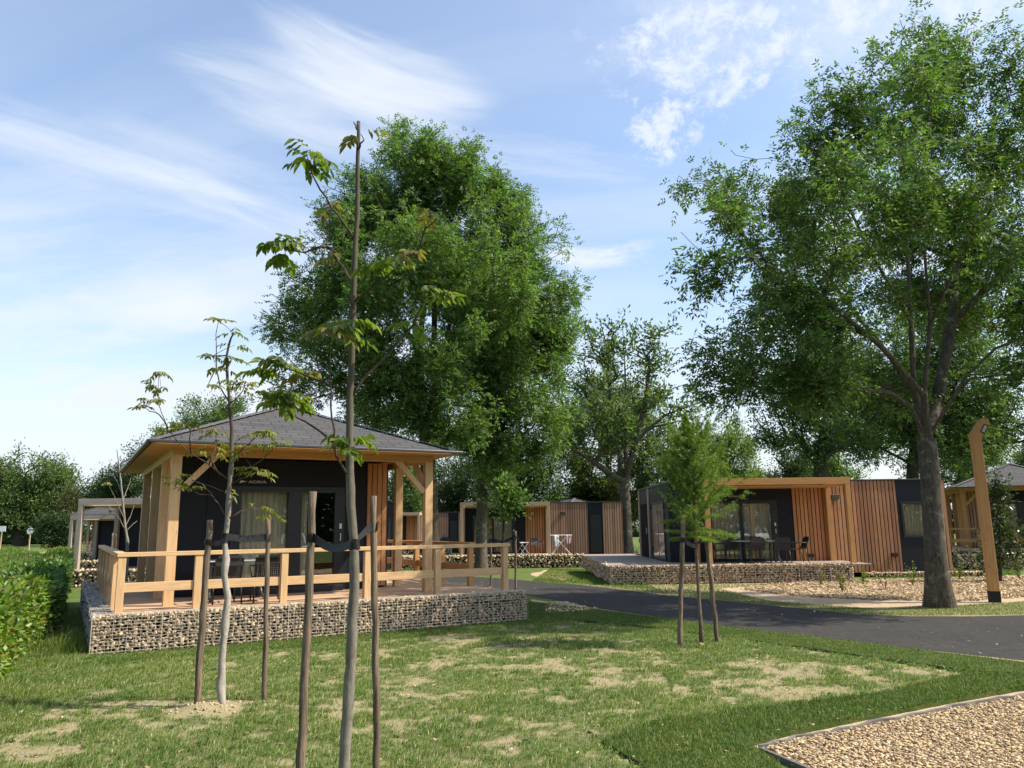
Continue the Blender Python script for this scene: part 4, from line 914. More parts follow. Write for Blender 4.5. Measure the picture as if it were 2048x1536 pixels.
# ------------------------------------------------------------------ trees
BARK_ASH = barkmat('ash_bark', (.050, .043, .033), (.20, .172, .13), lichen=(.26, .245, .17), strength=1.)
BARK_DARK = barkmat('dark_bark', (.035, .03, .022), (.10, .085, .06))
BARK_PALE = barkmat('pale_smooth_bark', (.17, .155, .125), (.36, .345, .30), (5, 5, 3), strength=.25)
BARK_TWIG = barkmat('twig_bark', (.05, .035, .03), (.13, .095, .075), (8, 8, 3), strength=.3)
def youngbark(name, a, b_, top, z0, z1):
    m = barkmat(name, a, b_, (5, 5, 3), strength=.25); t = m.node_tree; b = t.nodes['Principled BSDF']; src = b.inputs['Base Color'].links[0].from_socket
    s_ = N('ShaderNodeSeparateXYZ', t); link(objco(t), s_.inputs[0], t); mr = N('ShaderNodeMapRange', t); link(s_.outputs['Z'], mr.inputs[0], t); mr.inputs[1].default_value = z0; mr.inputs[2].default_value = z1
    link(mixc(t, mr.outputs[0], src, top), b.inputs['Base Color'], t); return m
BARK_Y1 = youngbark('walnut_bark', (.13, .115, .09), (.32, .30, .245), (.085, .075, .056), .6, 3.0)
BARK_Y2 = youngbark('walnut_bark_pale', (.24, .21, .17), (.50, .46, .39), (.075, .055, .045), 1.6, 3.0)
STAKE = barkmat('stake_wood', (.05, .037, .027), (.36, .275, .195), (13, 13, .8), strength=.7)
LEAF_ASH = leafmat('ash_leaves', (.066, .128, .034), (.150, .212, .058), .40, .5, .32, .55, 1.45, hue=.024)
LEAF_ASH2 = leafmat('ash_leaves_fresh', (.078, .152, .044), (.185, .250, .072), .44, .5, .32, .55, 1.45, hue=.022)
LEAF_FAR = leafmat('far_leaves', (.088, .142, .046), (.158, .208, .072), .42, .55, .3, hue=.02)
LEAF_LIME = leafmat('bright_leaves', (.10, .165, .024), (.18, .235, .045), .42, hue=.015)
LEAF_DARK = leafmat('dark_leaves', (.034, .066, .022), (.066, .105, .032), .28, hue=.02)
LEAF_OLIVE = leafmat('olive_leaves', (.105, .140, .042), (.180, .205, .066), .42, .6, .2, hue=.02)
LEAF_BROWN = leafmat('bronze_leaves', (.09, .065, .022), (.06, .085, .022), .3, hue=.02)

def sample_lobe(rng, c, r, n, lo=.25):
    d = rng.normal(size=(n, 3)); d /= np.linalg.norm(d, axis=1)[:, None]
    return np.array(c) + d*np.array(r)*(lo+(1-lo)*rng.rand(n, 1)**.55)
def lobes_px(Y, L, depth=1.0, rng=None, zmin=1.5):
    """crown lobes as (px, py, rx, ry[, dY]) seen at distance Y -> world ellipsoids"""
    out = []
    for l in L:
        px, py, rx, ry = l[:4]; dy = l[4] if len(l) > 4 else 0.
        k = (Y+dy)/FOC; out.append((atY(px, py, Y+dy), (rx*k, .5*(rx+ry)*k*depth, ry*k)))
    return out
class Skel:
    def __init__(s): s.p = []; s.par = []; s.tip = []
    def stem(s, pts, step, start=None):
        """polyline; start = node index it grows from"""
        pts = [np.array(p, float) for p in pts]; last = start
        if start is None: s.p.append(pts[0]); s.par.append(-1); last = len(s.p)-1
        else: pts = [s.p[start]]+pts
        for a, b in zip(pts[:-1], pts[1:]):
            n = max(1, int(np.linalg.norm(b-a)/step+.5))
            for k in range(1, n+1): s.p.append(a+(b-a)*k/n); s.par.append(last); last = len(s.p)-1
        return last
    def nearest(s, q): return int(np.argmin(np.sum((np.array(s.p)-np.array(q))**2, 1)))
    def grow(s, tips, step, rng, up=1.6, pathw=.10, wob=.12, minz=0.):
        base = np.array(s.p[0]); P = np.zeros((len(tips)*40+len(s.p)+10, 3)); n = len(s.p); P[:n] = s.p
        D = np.zeros(len(P))
        for i in range(1, n): D[i] = D[s.par[i]]+np.linalg.norm(P[i]-P[s.par[i]])
        order = np.argsort([min(np.sum((P[:n]-t)**2, 1)) for t in tips]); ok = P[:n, 2] > minz
        okl = np.zeros(len(P), bool); okl[:n] = ok; 
        if not ok.any(): okl[:n] = True
        for i in order:
            t = tips[i]; dv = t-P[:n]; dist = np.sqrt((dv**2).sum(1))
            cost = dist*(1+.0*D[:n])+pathw*D[:n]+up*np.maximum(0, -(dv[:, 2])+.15*dist); cost[~okl[:n]] += 1e3
            j = int(np.argmin(cost)); a = P[j].copy(); L = dist[j]; pj = s.par[j]
            d0 = (P[j]-P[pj]) if pj >= 0 else np.array([0, 0, 1.]); d0 = d0/(np.linalg.norm(d0)+1e-6)
            m = max(1, int(L/step+.5)); m = min(m, 30); c1 = a+d0*L*.30+np.array([0, 0, .06*L])+rng.normal(size=3)*L*wob*.5; last = j
            for k in range(1, m+1):
                u = k/m; q = (1-u)**2*a+2*u*(1-u)*c1+u*u*t
                if k < m: q = q+rng.normal(size=3)*step*wob
                P[n] = q; s.par.append(last); D[n] = D[last]+np.linalg.norm(q-P[last]); okl[n] = True; last = n; n += 1
            s.tip.append(last)
        s.p = [P[i] for i in range(n)]
    def mesh(s, r_trunk, r_tip, expo=.5, flare=.0, flare_h=.7, keep=0., sides=(10, 3)):
        n = len(s.p); P = np.array(s.p); cnt = np.zeros(n); kids = [[] for _ in range(n)]
        for i in range(1, n):
            if s.par[i] >= 0: kids[s.par[i]].append(i)
        leaf = [i for i in range(n) if not kids[i]]; cnt[leaf] = 1
        for i in range(n-1, 0, -1):
            if s.par[i] >= 0: cnt[s.par[i]] += cnt[i]
        tot_ = cnt[0]; r = np.maximum(r_tip, r_trunk*(cnt/tot_)**expo)
        r = np.where(cnt <= 1, r_tip, r)
        if flare: r = r*(1+flare*np.exp(-((P[:, 2]-P[0, 2])/flare_h)))
        for i in range(1, n):
            p_ = s.par[i]
            if p_ >= 0 and cnt[i] > .12*cnt[p_] and r[i] > .02: r[i] = max(r[i], .62*r[p_])
        V, Fq = [], []; base = 0; stack = [0] if True else []
        roots = [i for i in range(n) if s.par[i] < 0]; todo = [(None, i) for i in roots]
        while todo:
            par, i = todo.pop(); ch = [] if par is None else [par]
            while True:
                ch.append(i)
                if not kids[i]: break
                k = sorted(kids[i], key=lambda q: -cnt[q]); todo += [(i, q) for q in k[1:]]; i = k[0]
            if len(ch) < 2: continue
            rr = r[ch].copy()
            if par is not None: rr[0] = min(rr[1]*1.15, r[par])
            if keep and rr.max() < keep: continue
            Q = P[ch]; T = np.gradient(Q, axis=0); T /= np.linalg.norm(T, axis=1)[:, None]+1e-9
            a = np.cross(T, [.31, .17, .93]); bad = np.linalg.norm(a, axis=1) < .15; a[bad] = np.cross(T[bad], [1., 0, 0]); a /= np.linalg.norm(a, axis=1)[:, None]
            b = np.cross(T, a); k = sides[0] if rr.max() > .08 else (6 if rr.max() > .03 else sides[1]); th = np.arange(k)*2*np.pi/k
            ring = Q[:, None]+rr[:, None, None]*(a[:, None]*np.cos(th)[None, :, None]+b[:, None]*np.sin(th)[None, :, None])
            m = len(ch); V.append(ring.reshape(-1, 3)); I = base+np.arange(m*k).reshape(m, k); base += m*k
            A = I[:-1]; B = I[1:]; Fq.append(np.stack([A, np.roll(A, -1, 1), np.roll(B, -1, 1), B], 2).reshape(-1, 4))
        s.r = r; s.cnt = cnt; s.kids = kids
        return np.concatenate(V), np.concatenate(Fq)
def unit(v): return v/(np.linalg.norm(v, axis=-1, keepdims=True)+1e-9)
def pinnate(O, A, rng, L=.24, pairs=3, ll=.085, lw=.03, droop=.5):
    """compound leaves: O origins, A axis directions -> verts, quads"""
    n = len(O); L = L*rng.uniform(.7, 1.3, (n, 1)); A = unit(A); up = unit(rng.normal(size=(n, 3))*.5+np.array([0, 0, 1.])); Sd = unit(np.cross(A, up)); Nn = np.cross(Sd, A)
    V = []
    K = [(t, s) for t in np.linspace(.35, .9, pairs) for s in (-1, 1)]+[(1., 0)]
    for t, s in K:
        p = O+A*L*t+np.array([0, 0, -1.])*L*droop*t*t*.5
        d = unit(A*(.55 if s else 1.)+Sd*s*.85+np.array([0, 0, -1.])*droop*rng.uniform(.3, 1.2, (n, 1))+rng.normal(size=(n, 3))*.15)
        w = unit(np.cross(d, Nn+rng.normal(size=(n, 3))*.35)); l_ = ll*rng.uniform(.75, 1.25, (n, 1))
        V.append(np.stack([p, p+d*l_*.45+w*lw*.5, p+d*l_, p+d*l_*.45-w*lw*.5], 1))
    V = np.concatenate(V, 0).reshape(-1, 3); return V, np.arange(len(V)).reshape(-1, 4)
def simple_leaves(O, A, rng, l=.1, w=.06):
    n = len(O); A = unit(A); Nn = unit(rng.normal(size=(n, 3))*.8+np.array([0, 0, .8])); Sd = unit(np.cross(A, Nn)); l_ = l*rng.uniform(.6, 1.35, (n, 1)); w_ = w*rng.uniform(.7, 1.3, (n, 1))
    V = np.stack([O, O+A*l_*.45+Sd*w_*.5, O+A*l_, O+A*l_*.5-Sd*w_*.5], 1).reshape(-1, 3); return V, np.arange(len(V)).reshape(-1, 4)
def tree(name, label, cat, base, stems, lobes, n_tips, seed, r_trunk, bark, leaf, leaves=14, spread=.45, kind='pinnate', lp={}, r_tip=.008, step=.45, flare=.55, group=None, up=1.6, weight=None, back=3, minz=None, lo=.25, trunk_name='trunk', expo=.5, keep=0., per=None, clump=None, plume=1.25):
    rng = np.random.RandomState(seed); base = np.array(base, float); t = thing(name, label, cat, tuple(base), 0, group)
    sk = Skel()
    for k, st in enumerate(stems):
        if k == 0: sk.stem(st, step)
        else: sk.stem(st[1:], step, sk.nearest(st[0]))
    vol = np.array([l[1][0]*l[1][1]*l[1][2] for l in lobes])**.62; vol /= vol.sum()
    sub_n = per or 7; cr = clump or spread*1.5
    cen_ = np.concatenate([sample_lobe(rng, l[0], l[1], max(2, int(n_tips*v/sub_n+.5)), lo) for l, v in zip(lobes, vol)])
    tips = np.repeat(cen_, sub_n, 0); g_ = rng.normal(size=tips.shape); g_ /= np.linalg.norm(g_, axis=1)[:, None]
    tips = tips+g_*cr*(rng.rand(len(tips), 1)**.5)*np.array([1., 1., plume])
    tips = tips[tips[:, 2] > base[2]+.4]
    zt = max(p[2] for p in stems[0]); sk.grow(list(tips), step, rng, up=up, minz=(minz if minz is not None else base[2]+.55*(zt-base[2])))
    V, Fq = sk.mesh(r_trunk, r_tip, expo, flare, keep=keep); V = V-base
    link_mesh(trunk_name, np_mesh(trunk_name, V, Fq), bark, t, smooth=True)
    P = np.array(sk.p); O, A = [], []
    cen = np.mean([l[0] for l in lobes], 0)
    for tp in sk.tip:
        ch = [tp]
        for _ in range(back):
            if sk.par[ch[-1]] > 0: ch.append(sk.par[ch[-1]])
        nl = max(2, int(leaves*rng.uniform(.5, 1.5))); k = rng.randint(0, len(ch), nl); k = np.minimum(k, rng.randint(0, len(ch), nl))
        u = rng.rand(nl, 1); a = P[[ch[i] for i in k]]; b = P[[sk.par[ch[i]] for i in k]]
        off = rng.normal(size=(nl, 3))*spread*.5; O.append(a+(b-a)*u+off*.9)
        ax = unit(P[tp]-P[sk.par[tp]]); A.append(unit(off)*1.0+ax*.5+np.array([0, 0, .15])+rng.normal(size=(nl, 3))*.4)
    O = np.concatenate(O); A = np.concatenate(A)
    V, Fq = (pinnate if kind == 'pinnate' else simple_leaves)(O, A, rng, **lp)
    link_mesh('crown', np_mesh('crown', V-base, Fq), leaf, t)
    return t
def px3(Y, pts): return [atY(p[0], p[1], Y+(p[2] if len(p) > 2 else 0)) for p in pts]

# the big ash on the right
YB = 17.6; b = at(1880, 1214)
stB = [[tuple(b)]+px3(YB, [(1872,1120),(1866,1030),(1860,950),(1853,880)])]
stB += [px3(YB, s) for s in (
  [(1853,880),(1835,800,.2),(1826,740,.3),(1822,640,.3),(1813,480,.3),(1808,350,0),(1800,220,-.2)],
  [(1853,880),(1848,790,-.5),(1861,650,-1.),(1850,520,-1.3),(1846,370,-1.5),(1860,200,-1.8)],
  [(1856,875),(1872,815,.6),(1902,650,1.),(1914,530,1.3),(1944,445,1.5),(1990,330,1.8),(2010,200,1.8)],
  [(1858,875),(1884,830,-.3),(1934,750,-.6),(1991,697,-.8),(2060,670,-1.)],
  [(1850,885),(1824,818,-.5),(1782,786,-.9),(1712,778,-1.3),(1630,790,-1.7)],
  [(1902,650,1.),(1962,586,.6),(2045,515,.3),(2130,420,0)],
  [(1835,800,.2),(1770,700,1.2),(1690,600,1.8),(1610,490,2.2),(1560,400,2.2)],
  [(1848,790,-.5),(1760,690,-1.5),(1650,600,-2.2),(1560,540,-2.6),(1470,500,-2.8)],
  [(1822,640,.3),(1750,520,.0),(1690,400,-.3),(1650,300,-.3)],
  [(1861,650,-1.),(1900,560,-2.2),(1960,450,-2.8),(2030,350,-3)])]
lbB = lobes_px(YB, [(1830,130,110,110),(1930,160,160,150,1),(1760,220,150,130,-1),(2060,170,150,170),(2140,330,150,180),(1640,270,110,130),(1590,380,110,110,1.5),(1430,370,55,75,-.5),(1470,460,110,90,-1.5),(1410,540,75,60,-2),(1490,610,115,80,-1.5),(1440,700,80,55,-1.2),(1540,660,110,80,1.2),(1600,560,140,110,0),(1560,700,110,70,-1),
   (1700,420,170,150,2.5),(1720,400,150,140,-3),(1900,400,180,170,3),(1950,330,150,120,-3),(2080,520,150,170,-1),(2140,640,130,120,1),(1660,640,110,90,-2),(1620,760,150,75,-1.5),(1500,780,75,55,-1.5),(1730,770,110,70,2),(1990,660,150,85,2.5),(2120,750,110,60,-1.5),(1840,560,150,120,3.5)], 1.25)
tree('ash_tree', 'tall ash tree with a thick mossy trunk beside the timber lamp post', 'tree', b, stB, lbB, 2200, 101, .205, BARK_ASH, LEAF_ASH, leaves=12, spread=.20, clump=.58, per=8, expo=.56, lp=dict(L=.27, pairs=3, ll=.12, lw=.044, droop=.6), step=.40, flare=.80, r_tip=.008, back=3, lo=.2)

# the great ash behind the near cabin and its slimmer neighbour
YA = 35.0; b = at(864, 1136); b[1] = YA; b[0] = atY(864, 1136, YA)[0]; b[2] = gz(YA)
stA = [[tuple(b)]+px3(YA, [(862,1080),(860,1000),(856,930),(853,880)])]+[px3(YA, s) for s in (
  [(853,880),(842,800,.3),(838,700,.4),(848,600,.3),(830,480,0),(815,350,0)], [(855,875),(884,800,-.5),(892,700,-.8),(905,600,-1),(935,480,-1)],
  [(854,880),(866,800,.9),(868,700,1.5),(870,560,2.),(880,430,2.)], [(848,850),(800,790,-.6),(740,730,-1.2),(680,680,-1.6)], [(838,700,.4),(780,620,.8),(710,540,1),(660,470,1)], [(892,700,-.8),(960,600,-.4),(1020,520,0),(1060,470,0)])]
lbA = lobes_px(YA, [(815,310,75,85),(880,390,110,110,1),(935,350,65,75),(965,400,70,70,1),(745,380,90,90,-1),(715,400,70,60,1),(1005,440,85,90),(1060,500,70,80,.5),(870,330,80,80,-1),(700,480,85,110,.5),(640,580,90,75,-1),(600,640,70,55,-1.5),(770,520,130,120,-3),(900,520,130,120,-3.5),(1000,570,110,110,-2.5),(1095,590,70,80),(820,500,150,130,3.5),(960,520,140,130,3.5),(660,700,100,70,-1.5),(600,770,65,45,0),(770,680,120,80,-3),(880,690,120,80,-3.5),(740,800,110,60,1.5),(790,810,110,50,-2.5),(890,800,90,60,-2.5),(905,860,60,45,-2),(820,850,70,35,-1.5),(700,620,100,90,3)], 1.1)
tree('ash_tree', 'tallest broad ash tree rising behind the near hip roofed cabin', 'tree', b, stA, lbA, 2900, 102, .35, BARK_DARK, LEAF_ASH2, leaves=16, spread=.34, clump=.80, per=8, lp=dict(L=.34, pairs=3, ll=.155, lw=.06, droop=.5), step=.8, r_tip=.014, lo=.2)
YA2 = 38.0; b = atY(962, 1131, YA2); b[2] = gz(YA2)
stA2 = [[tuple(b)]+px3(YA2, [(963,1060),(965,980),(969,915)])]+[px3(YA2, s) for s in ([(969,915),(955,850,.3),(950,760,.5),(960,680,.5)], [(969,915),(995,850,-.4),(1030,770,-.8),(1060,690,-1)], [(969,915),(975,830,.5),(1000,720,1),(1015,640,1)])]
lbA2 = lobes_px(YA2, [(1000,660,100,90),(1085,650,75,80),(1120,720,55,75),(930,740,90,80,-1),(1040,770,110,80,-2),(1090,810,75,60,-.5),(940,850,85,55,-1),(1020,860,80,55,-1),(985,930,65,40,-1),(1010,700,110,90,2),(1060,900,45,35)], 1.0)
tree('ash_tree', 'slimmer ash tree with a pale bare lower trunk just right of the near cabin', 'tree', b, stA2, lbA2, 1000, 103, .27, BARK_ASH, LEAF_ASH2, leaves=19, spread=.34, clump=.8, per=9, lp=dict(L=.34, pairs=3, ll=.155, lw=.06, droop=.6), step=.8, r_tip=.014, flare=.35, minz=3.2)

# the thin crowned tree between the cabins
YD = 48.5; b = atY(1254, 1100, YD); b[2] = gz(YD)
stD = [[tuple(b)]+px3(YD, [(1253,1040),(1250,990),(1248,965)])]+[px3(YD, s) for s in ([(1248,965),(1236,890,.4),(1222,800,.6),(1215,700,.6),(1200,640,.4)], [(1249,962),(1272,880,-.5),(1292,800,-.8),(1300,720,-.8)], [(1248,965),(1255,860,1),(1250,740,1.4),(1245,650,1.4)], [(1247,975),(1222,950,-.5),(1190,925,-1),(1150,900,-1.2)], [(1272,880,-.5),(1330,830,-.8),(1400,805,-1)])]
lbD = lobes_px(YD, [(1230,680,65,60),(1300,690,60,60),(1170,690,65,70),(1135,770,65,75),(1335,750,60,65),(1120,850,50,60),(1240,790,100,80,-2),(1240,790,90,80,2.5),(1180,860,75,60,-1),(1320,830,60,45),(1385,820,45,20),(1250,880,80,45,-1)], 1.0)
tree('park_tree', 'sparse tall tree with bare upswept limbs between the middle and right cabins', 'tree', b, stD, lbD, 800, 104, .33, BARK_ASH, LEAF_FAR, leaves=14, spread=.42, clump=.7, kind='simple', lp=dict(l=.26, w=.14), step=1., r_tip=.02, up=1.8)

def round_tree(name, label, px, pyb, Y, lobes, n, seed, leaf, r=.25, leaves=26, l=None, bark=BARK_DARK, trunk=None, cat='tree', group=None, depth=1., up=1.4, lo=.45, w=.55):
    b = atY(px, pyb, Y); b[2] = gz(Y); top = trunk or (px, min(p[1] for p in lobes)+20)
    st = [[tuple(b), tuple(atY(px+.3*(top[0]-px), pyb+.4*(top[1]-pyb), Y)), tuple(atY(top[0], top[1], Y))]]
    l = l or 2.9*Y/FOC*1.6
    return tree(name, label, cat, b, st, lobes_px(Y, lobes, depth), int(n*1.35), seed, r, bark, leaf, leaves=int(leaves*2.2), spread=l*3.2, kind='simple', lp=dict(l=l*1.0, w=l*w*.9), step=max(.6, Y/45), r_tip=.02, flare=.2, up=up, minz=b[2]+.8, lo=lo, group=group, per=4, clump=l*4.2)
round_tree('round_tree', 'broad olive green tree standing behind the sparse tall tree', 1215, 1080, 62, [(1205,805,85,90),(1270,860,80,85),(1160,890,55,65),(1310,920,60,60),(1220,930,95,55),(1215,800,55,60),(1260,850,60,60),(1200,1000,80,40),(1290,990,50,40),(1140,900,50,80),(1320,940,60,70),(1340,890,45,45)], 900, 111, LEAF_OLIVE)
round_tree('round_tree', 'bright green rounded tree behind the larch sapling and right cabin', 1445, 1080, 60, [(1430,920,85,65),(1480,940,50,55),(1380,950,60,50),(1500,980,40,40),(1450,880,70,40),(1400,1000,90,50)], 520, 112, LEAF_LIME)
round_tree('conifer_tree', 'small dark conifer above the right cabin roof', 1578, 1080, 62, [(1585,940,28,30),(1600,915,14,25),(1530,965,15,28)], 110, 113, LEAF_DARK)
YG = 47.0
round_tree('park_tree', 'spreading tree whose short trunk shows above the right cabin roof', 1638, 1090, YG, [(1560,850,70,40),(1640,800,90,70),(1720,820,80,55),(1600,900,50,25),(1700,880,70,35),(1560,780,80,60),(1690,740,90,70),(1790,860,60,40)], 420, 114, LEAF_ASH, .42, leaves=22, l=.2, trunk=(1645,860), lo=.3)
round_tree('round_bush_tree', 'low bright bush crown between two trunks above the right cabin', 1670, 1080, 66, [(1655,930,32,25),(1690,945,30,22),(1620,950,30,18)], 120, 115, LEAF_LIME)
YC = 31.5; b = atY(1822, 1110, YC); b[2] = gz(YC)
stC = [[tuple(b)]+px3(YC, [(1822,1000),(1826,930),(1828,880)])]+[px3(YC, s) for s in ([(1828,880),(1800,800,.5),(1760,720,.8)], [(1828,880),(1850,780,-.5),(1880,700,-.8),(1900,600,0)], [(1826,905),(1760,895,-.5),(1700,905,-.8)], [(1828,880),(1900,830,.6),(1960,790,1)])]
tree('ash_tree', 'darker ash tree standing directly behind the trunk of the big right ash', 'tree', b, stC, lobes_px(YC, [(1760,700,110,90),(1880,660,130,110),(1960,760,110,90),(1800,800,100,60),(1700,800,70,55),(1900,870,90,45),(1990,880,70,50),(1720,890,60,30),(2080,820,80,80),(1890,740,120,90,2)], 1.), 560, 116, .24, BARK_DARK, LEAF_ASH, leaves=24, spread=.5, clump=.8, lp=dict(L=.32, pairs=3, ll=.14, lw=.055, droop=.5), step=.8, r_tip=.012, minz=3)
round_tree('round_tree', 'green tree rising behind the timber lamp post and the right edge cabin', 1925, 1080, 52, [(1920,890,70,50),(1960,930,40,45),(1890,940,50,35),(1990,880,40,40)], 260, 117, LEAF_FAR)
round_tree('round_tree', 'distant tree behind the roof of the right edge cabin', 2060, 1080, 70, [(2045,930,30,22),(2090,920,50,40)], 110, 118, LEAF_FAR)
# left
round_tree('oak_tree', 'large dense rounded tree standing alone in the far left field', 38, 1087, 120, [(70,970,80,65),(20,985,75,60),(115,990,50,50),(60,1020,95,35),(-40,990,60,60),(110,1030,45,28),(-20,1030,60,30)], 560, 121, LEAF_DARK_MID if 'LEAF_DARK_MID' in globals() else LEAF_FAR, .9, leaves=30, l=.42, lo=.5)
round_tree('bronze_tree', 'small bronze leaved tree at the right side of the lone field tree', 146, 1085, 112, [(143,1000,17,32),(135,1030,20,25)], 90, 122, LEAF_BROWN, .2)
round_tree('round_tree', 'tree crown rising above the left slope of the near cabin roof', 410, 1080, 58, [(420,840,65,60),(470,850,50,55),(360,880,50,45),(320,900,40,40),(400,900,90,50)], 380, 123, LEAF_ASH)
round_tree('round_tree', 'dark tree filling the gap left of the near cabin veranda', 245, 1085, 66, [(245,960,38,45),(215,985,25,35),(280,950,30,60),(240,1010,40,30)], 240, 124, LEAF_DARK)
round_tree('conifer_tree', 'small spiky conifer behind the greyed timber frames', 195, 1085, 80, [(195,1000,22,25),(210,980,12,18),(180,1020,20,18)], 90, 125, LEAF_DARK)
round_tree('conifer_tree', 'narrow conifer seen between the right veranda posts of the near cabin', 822, 1080, 74, [(822,985,22,48),(822,950,13,35),(818,1010,26,30)], 130, 126, LEAF_FAR, up=.6)
# behind the middle cabin
round_tree('round_tree', 'full green tree behind the left half of the middle cabin', 1045, 1080, 60, [(1060,930,55,50),(1100,965,40,45),(1010,960,50,40),(1085,1000,50,30)], 300, 127, LEAF_LIME if False else LEAF_ASH)
round_tree('dark_bush_tree', 'dark leafy thicket behind the slatted wall left of the middle cabin', 915, 1080, 70, [(900,960,45,45),(945,975,45,45),(880,1000,40,35),(980,1000,40,30)], 260, 128, LEAF_DARK)
round_tree('dark_bush_tree', 'dark foliage behind the middle cabin roof, by the sparse tall tree', 1195, 1080, 64, [(1180,985,40,25),(1150,990,30,25),(1220,980,40,35),(1130,1005,30,15)], 160, 129, LEAF_DARK)
round_tree('round_tree', 'tree glimpsed under the near cabin roof beside the conifer', 790, 1080, 80, [(785,1000,28,32),(800,960,20,30)], 100, 130, LEAF_ASH)
round_tree('dark_bush_tree', 'dark rounded shrub at the end of the left hedge', 112, 1090, 72, [(105,1058,30,18),(130,1062,25,20),(150,1050,15,26)], 130, 131, LEAF_DARK)

# ------------------------------------------------------------------ hedges
def hedge(label, a, b, width, height, n, seed, leaf, l, w, name='hedge', group='hedges along the left', top_wob=.10, bot=.03):
    rng = np.random.RandomState(seed); a, b = np.array(a, float), np.array(b, float); L = np.linalg.norm(b-a); d = (b-a)/L; nn = np.array([d[1], -d[0]])
    t = thing(name, label, 'hedge', (a[0], a[1], gz(a[1])), 0, group)
    s = rng.rand(n)*L; q = rng.rand(n); th = np.zeros(n)
    hh = height*(1+top_wob*(vn(s, s*0, 1.1, seed, 2)-.5)*2); ww = width*(1+.25*(vn(s, s*0+9, 1.4, seed+3, 2)-.5)*2)
    ang = rng.rand(n)*np.pi; ex = .28; cx = np.sign(np.cos(ang))*np.abs(np.cos(ang))**ex; cz = np.abs(np.sin(ang))**ex
    dep = 1-.35*rng.rand(n)**1.8+.05*rng.normal(size=n); lowr = rng.rand(n)
    bmp = 1+.10*(vn(s*1., ang*.8, 2.6, seed+5, 2)-.5)*2
    x = cx*ww*.5*dep*bmp; z = bot+(hh-bot)*np.where(cz > .995, cz*dep*bmp, rng.rand(n)**.85*dep*bmp*np.minimum(1, cz+.4))
    O = np.stack([d[0]*s+nn[0]*x, d[1]*s+nn[1]*x, z], 1); A = np.stack([nn[0]*x, nn[1]*x, (z-.4*hh)*.9], 1)+rng.normal(size=(n, 3))*.45
    ns = int(L*16); ss = rng.rand(ns)*L; sx = rng.uniform(-.42, .42, ns)*width; sh = rng.uniform(.03, .24, ns)*min(1.6, height)
    k_ = 9; uu = np.tile(np.linspace(0, 1, k_), ns); S3 = np.repeat(ss, k_); X3 = np.repeat(sx, k_); tl_ = rng.normal(size=(ns, 2))*.10; T3 = np.repeat(tl_, k_, 0)
    zz = (hh.max()*.93)+np.repeat(sh, k_)*uu-.05; O = np.concatenate([O, np.stack([d[0]*S3+nn[0]*X3+T3[:, 0]*uu, d[1]*S3+nn[1]*X3+T3[:, 1]*uu, zz], 1)]); A = np.concatenate([A, rng.normal(size=(ns*k_, 3))+np.array([0, 0, .5])])
    V, F_ = simple_leaves(O, A, rng, l, w); link_mesh('foliage', np_mesh('foliage', V, F_), leaf, t)
    m = MB(); m_ = int(L/.5)
    for k in range(m_):
        p = d*(k+.5)*L/m_; 
        for j in range(3):
            o = nn*rng.uniform(-.25, .25)*width; m.tube([(p[0]+o[0]*.3, p[1]+o[1]*.3, 0), (p[0]+o[0], p[1]+o[1], height*.75)], [.014, .006], 5)
    for k in range(int(L/.12)):
        p = d*rng.rand()*L; x0 = rng.uniform(-.3, .3)*width; x1 = rng.uniform(-.42, .42)*width; z0 = rng.uniform(.05, .5)*height; m.tube([(p[0]+nn[0]*x0, p[1]+nn[1]*x0, z0), (p[0]+nn[0]*x1+rng.uniform(-.2,.2), p[1]+nn[1]*x1+rng.uniform(-.2,.2), min(height*.85, z0+rng.uniform(.2, .6)))], [.008, .004], 4)
    m.obj('stems', BARK_DARK, t); return t
HEDGE_LEAF = leafmat('hornbeam_leaves', (.11, .19, .022), (.20, .27, .035), .35, .45, .4, .6, 1.35, .025, dead=(.10, (.26, .20, .06)))
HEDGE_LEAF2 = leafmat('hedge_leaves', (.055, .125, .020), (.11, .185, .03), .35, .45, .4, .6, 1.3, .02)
hedge('thick leafy green hedge at the near left edge of the lawn', (-5.0, 4.9), (-8.70, 13.7), 1.2, 1.06, 58000, 201, HEDGE_LEAF, .085, .058)
hedge('shaded hedge continuing beyond the near one, left of the shade tinted stone wall', (-8.85, 14.2), (-15.5, 26.5), 1.1, .88, 38000, 202, HEDGE_LEAF2, .11, .075)
hedge('paler shrubby hedge further back along the field, before the greyed frames', (-15.9, 27.2), (-29.5, 52), 1.3, .72, 18000, 203, HEDGE_LEAF, .20, .14)
hedge('dark clipped hedge across the far side of the left field', (-118, 150), (-60, 128), 2.2, 1.7, 9000, 204, LEAF_DARK, .7, .5)

tl = hedge('distant low belt of trees along the horizon behind all cabins', (-46, 150), (190, 120), 9, 4.4, 60000, 205, LEAF_DARK, .8, .55, 'treeline', None, .5)
for o_ in [tl]: o_['kind'] = 'stuff'
tb = hedge('unseen belt of trees added behind the lawn to darken the window reflections', (-45, -26), (60, -34), 5, 8.5, 70000, 206, LEAF_DARK, .46, .32, 'treeline', None, .6); tb['kind'] = 'stuff'  # out of view, added so the cabin glass reflects dark leaves instead of sky
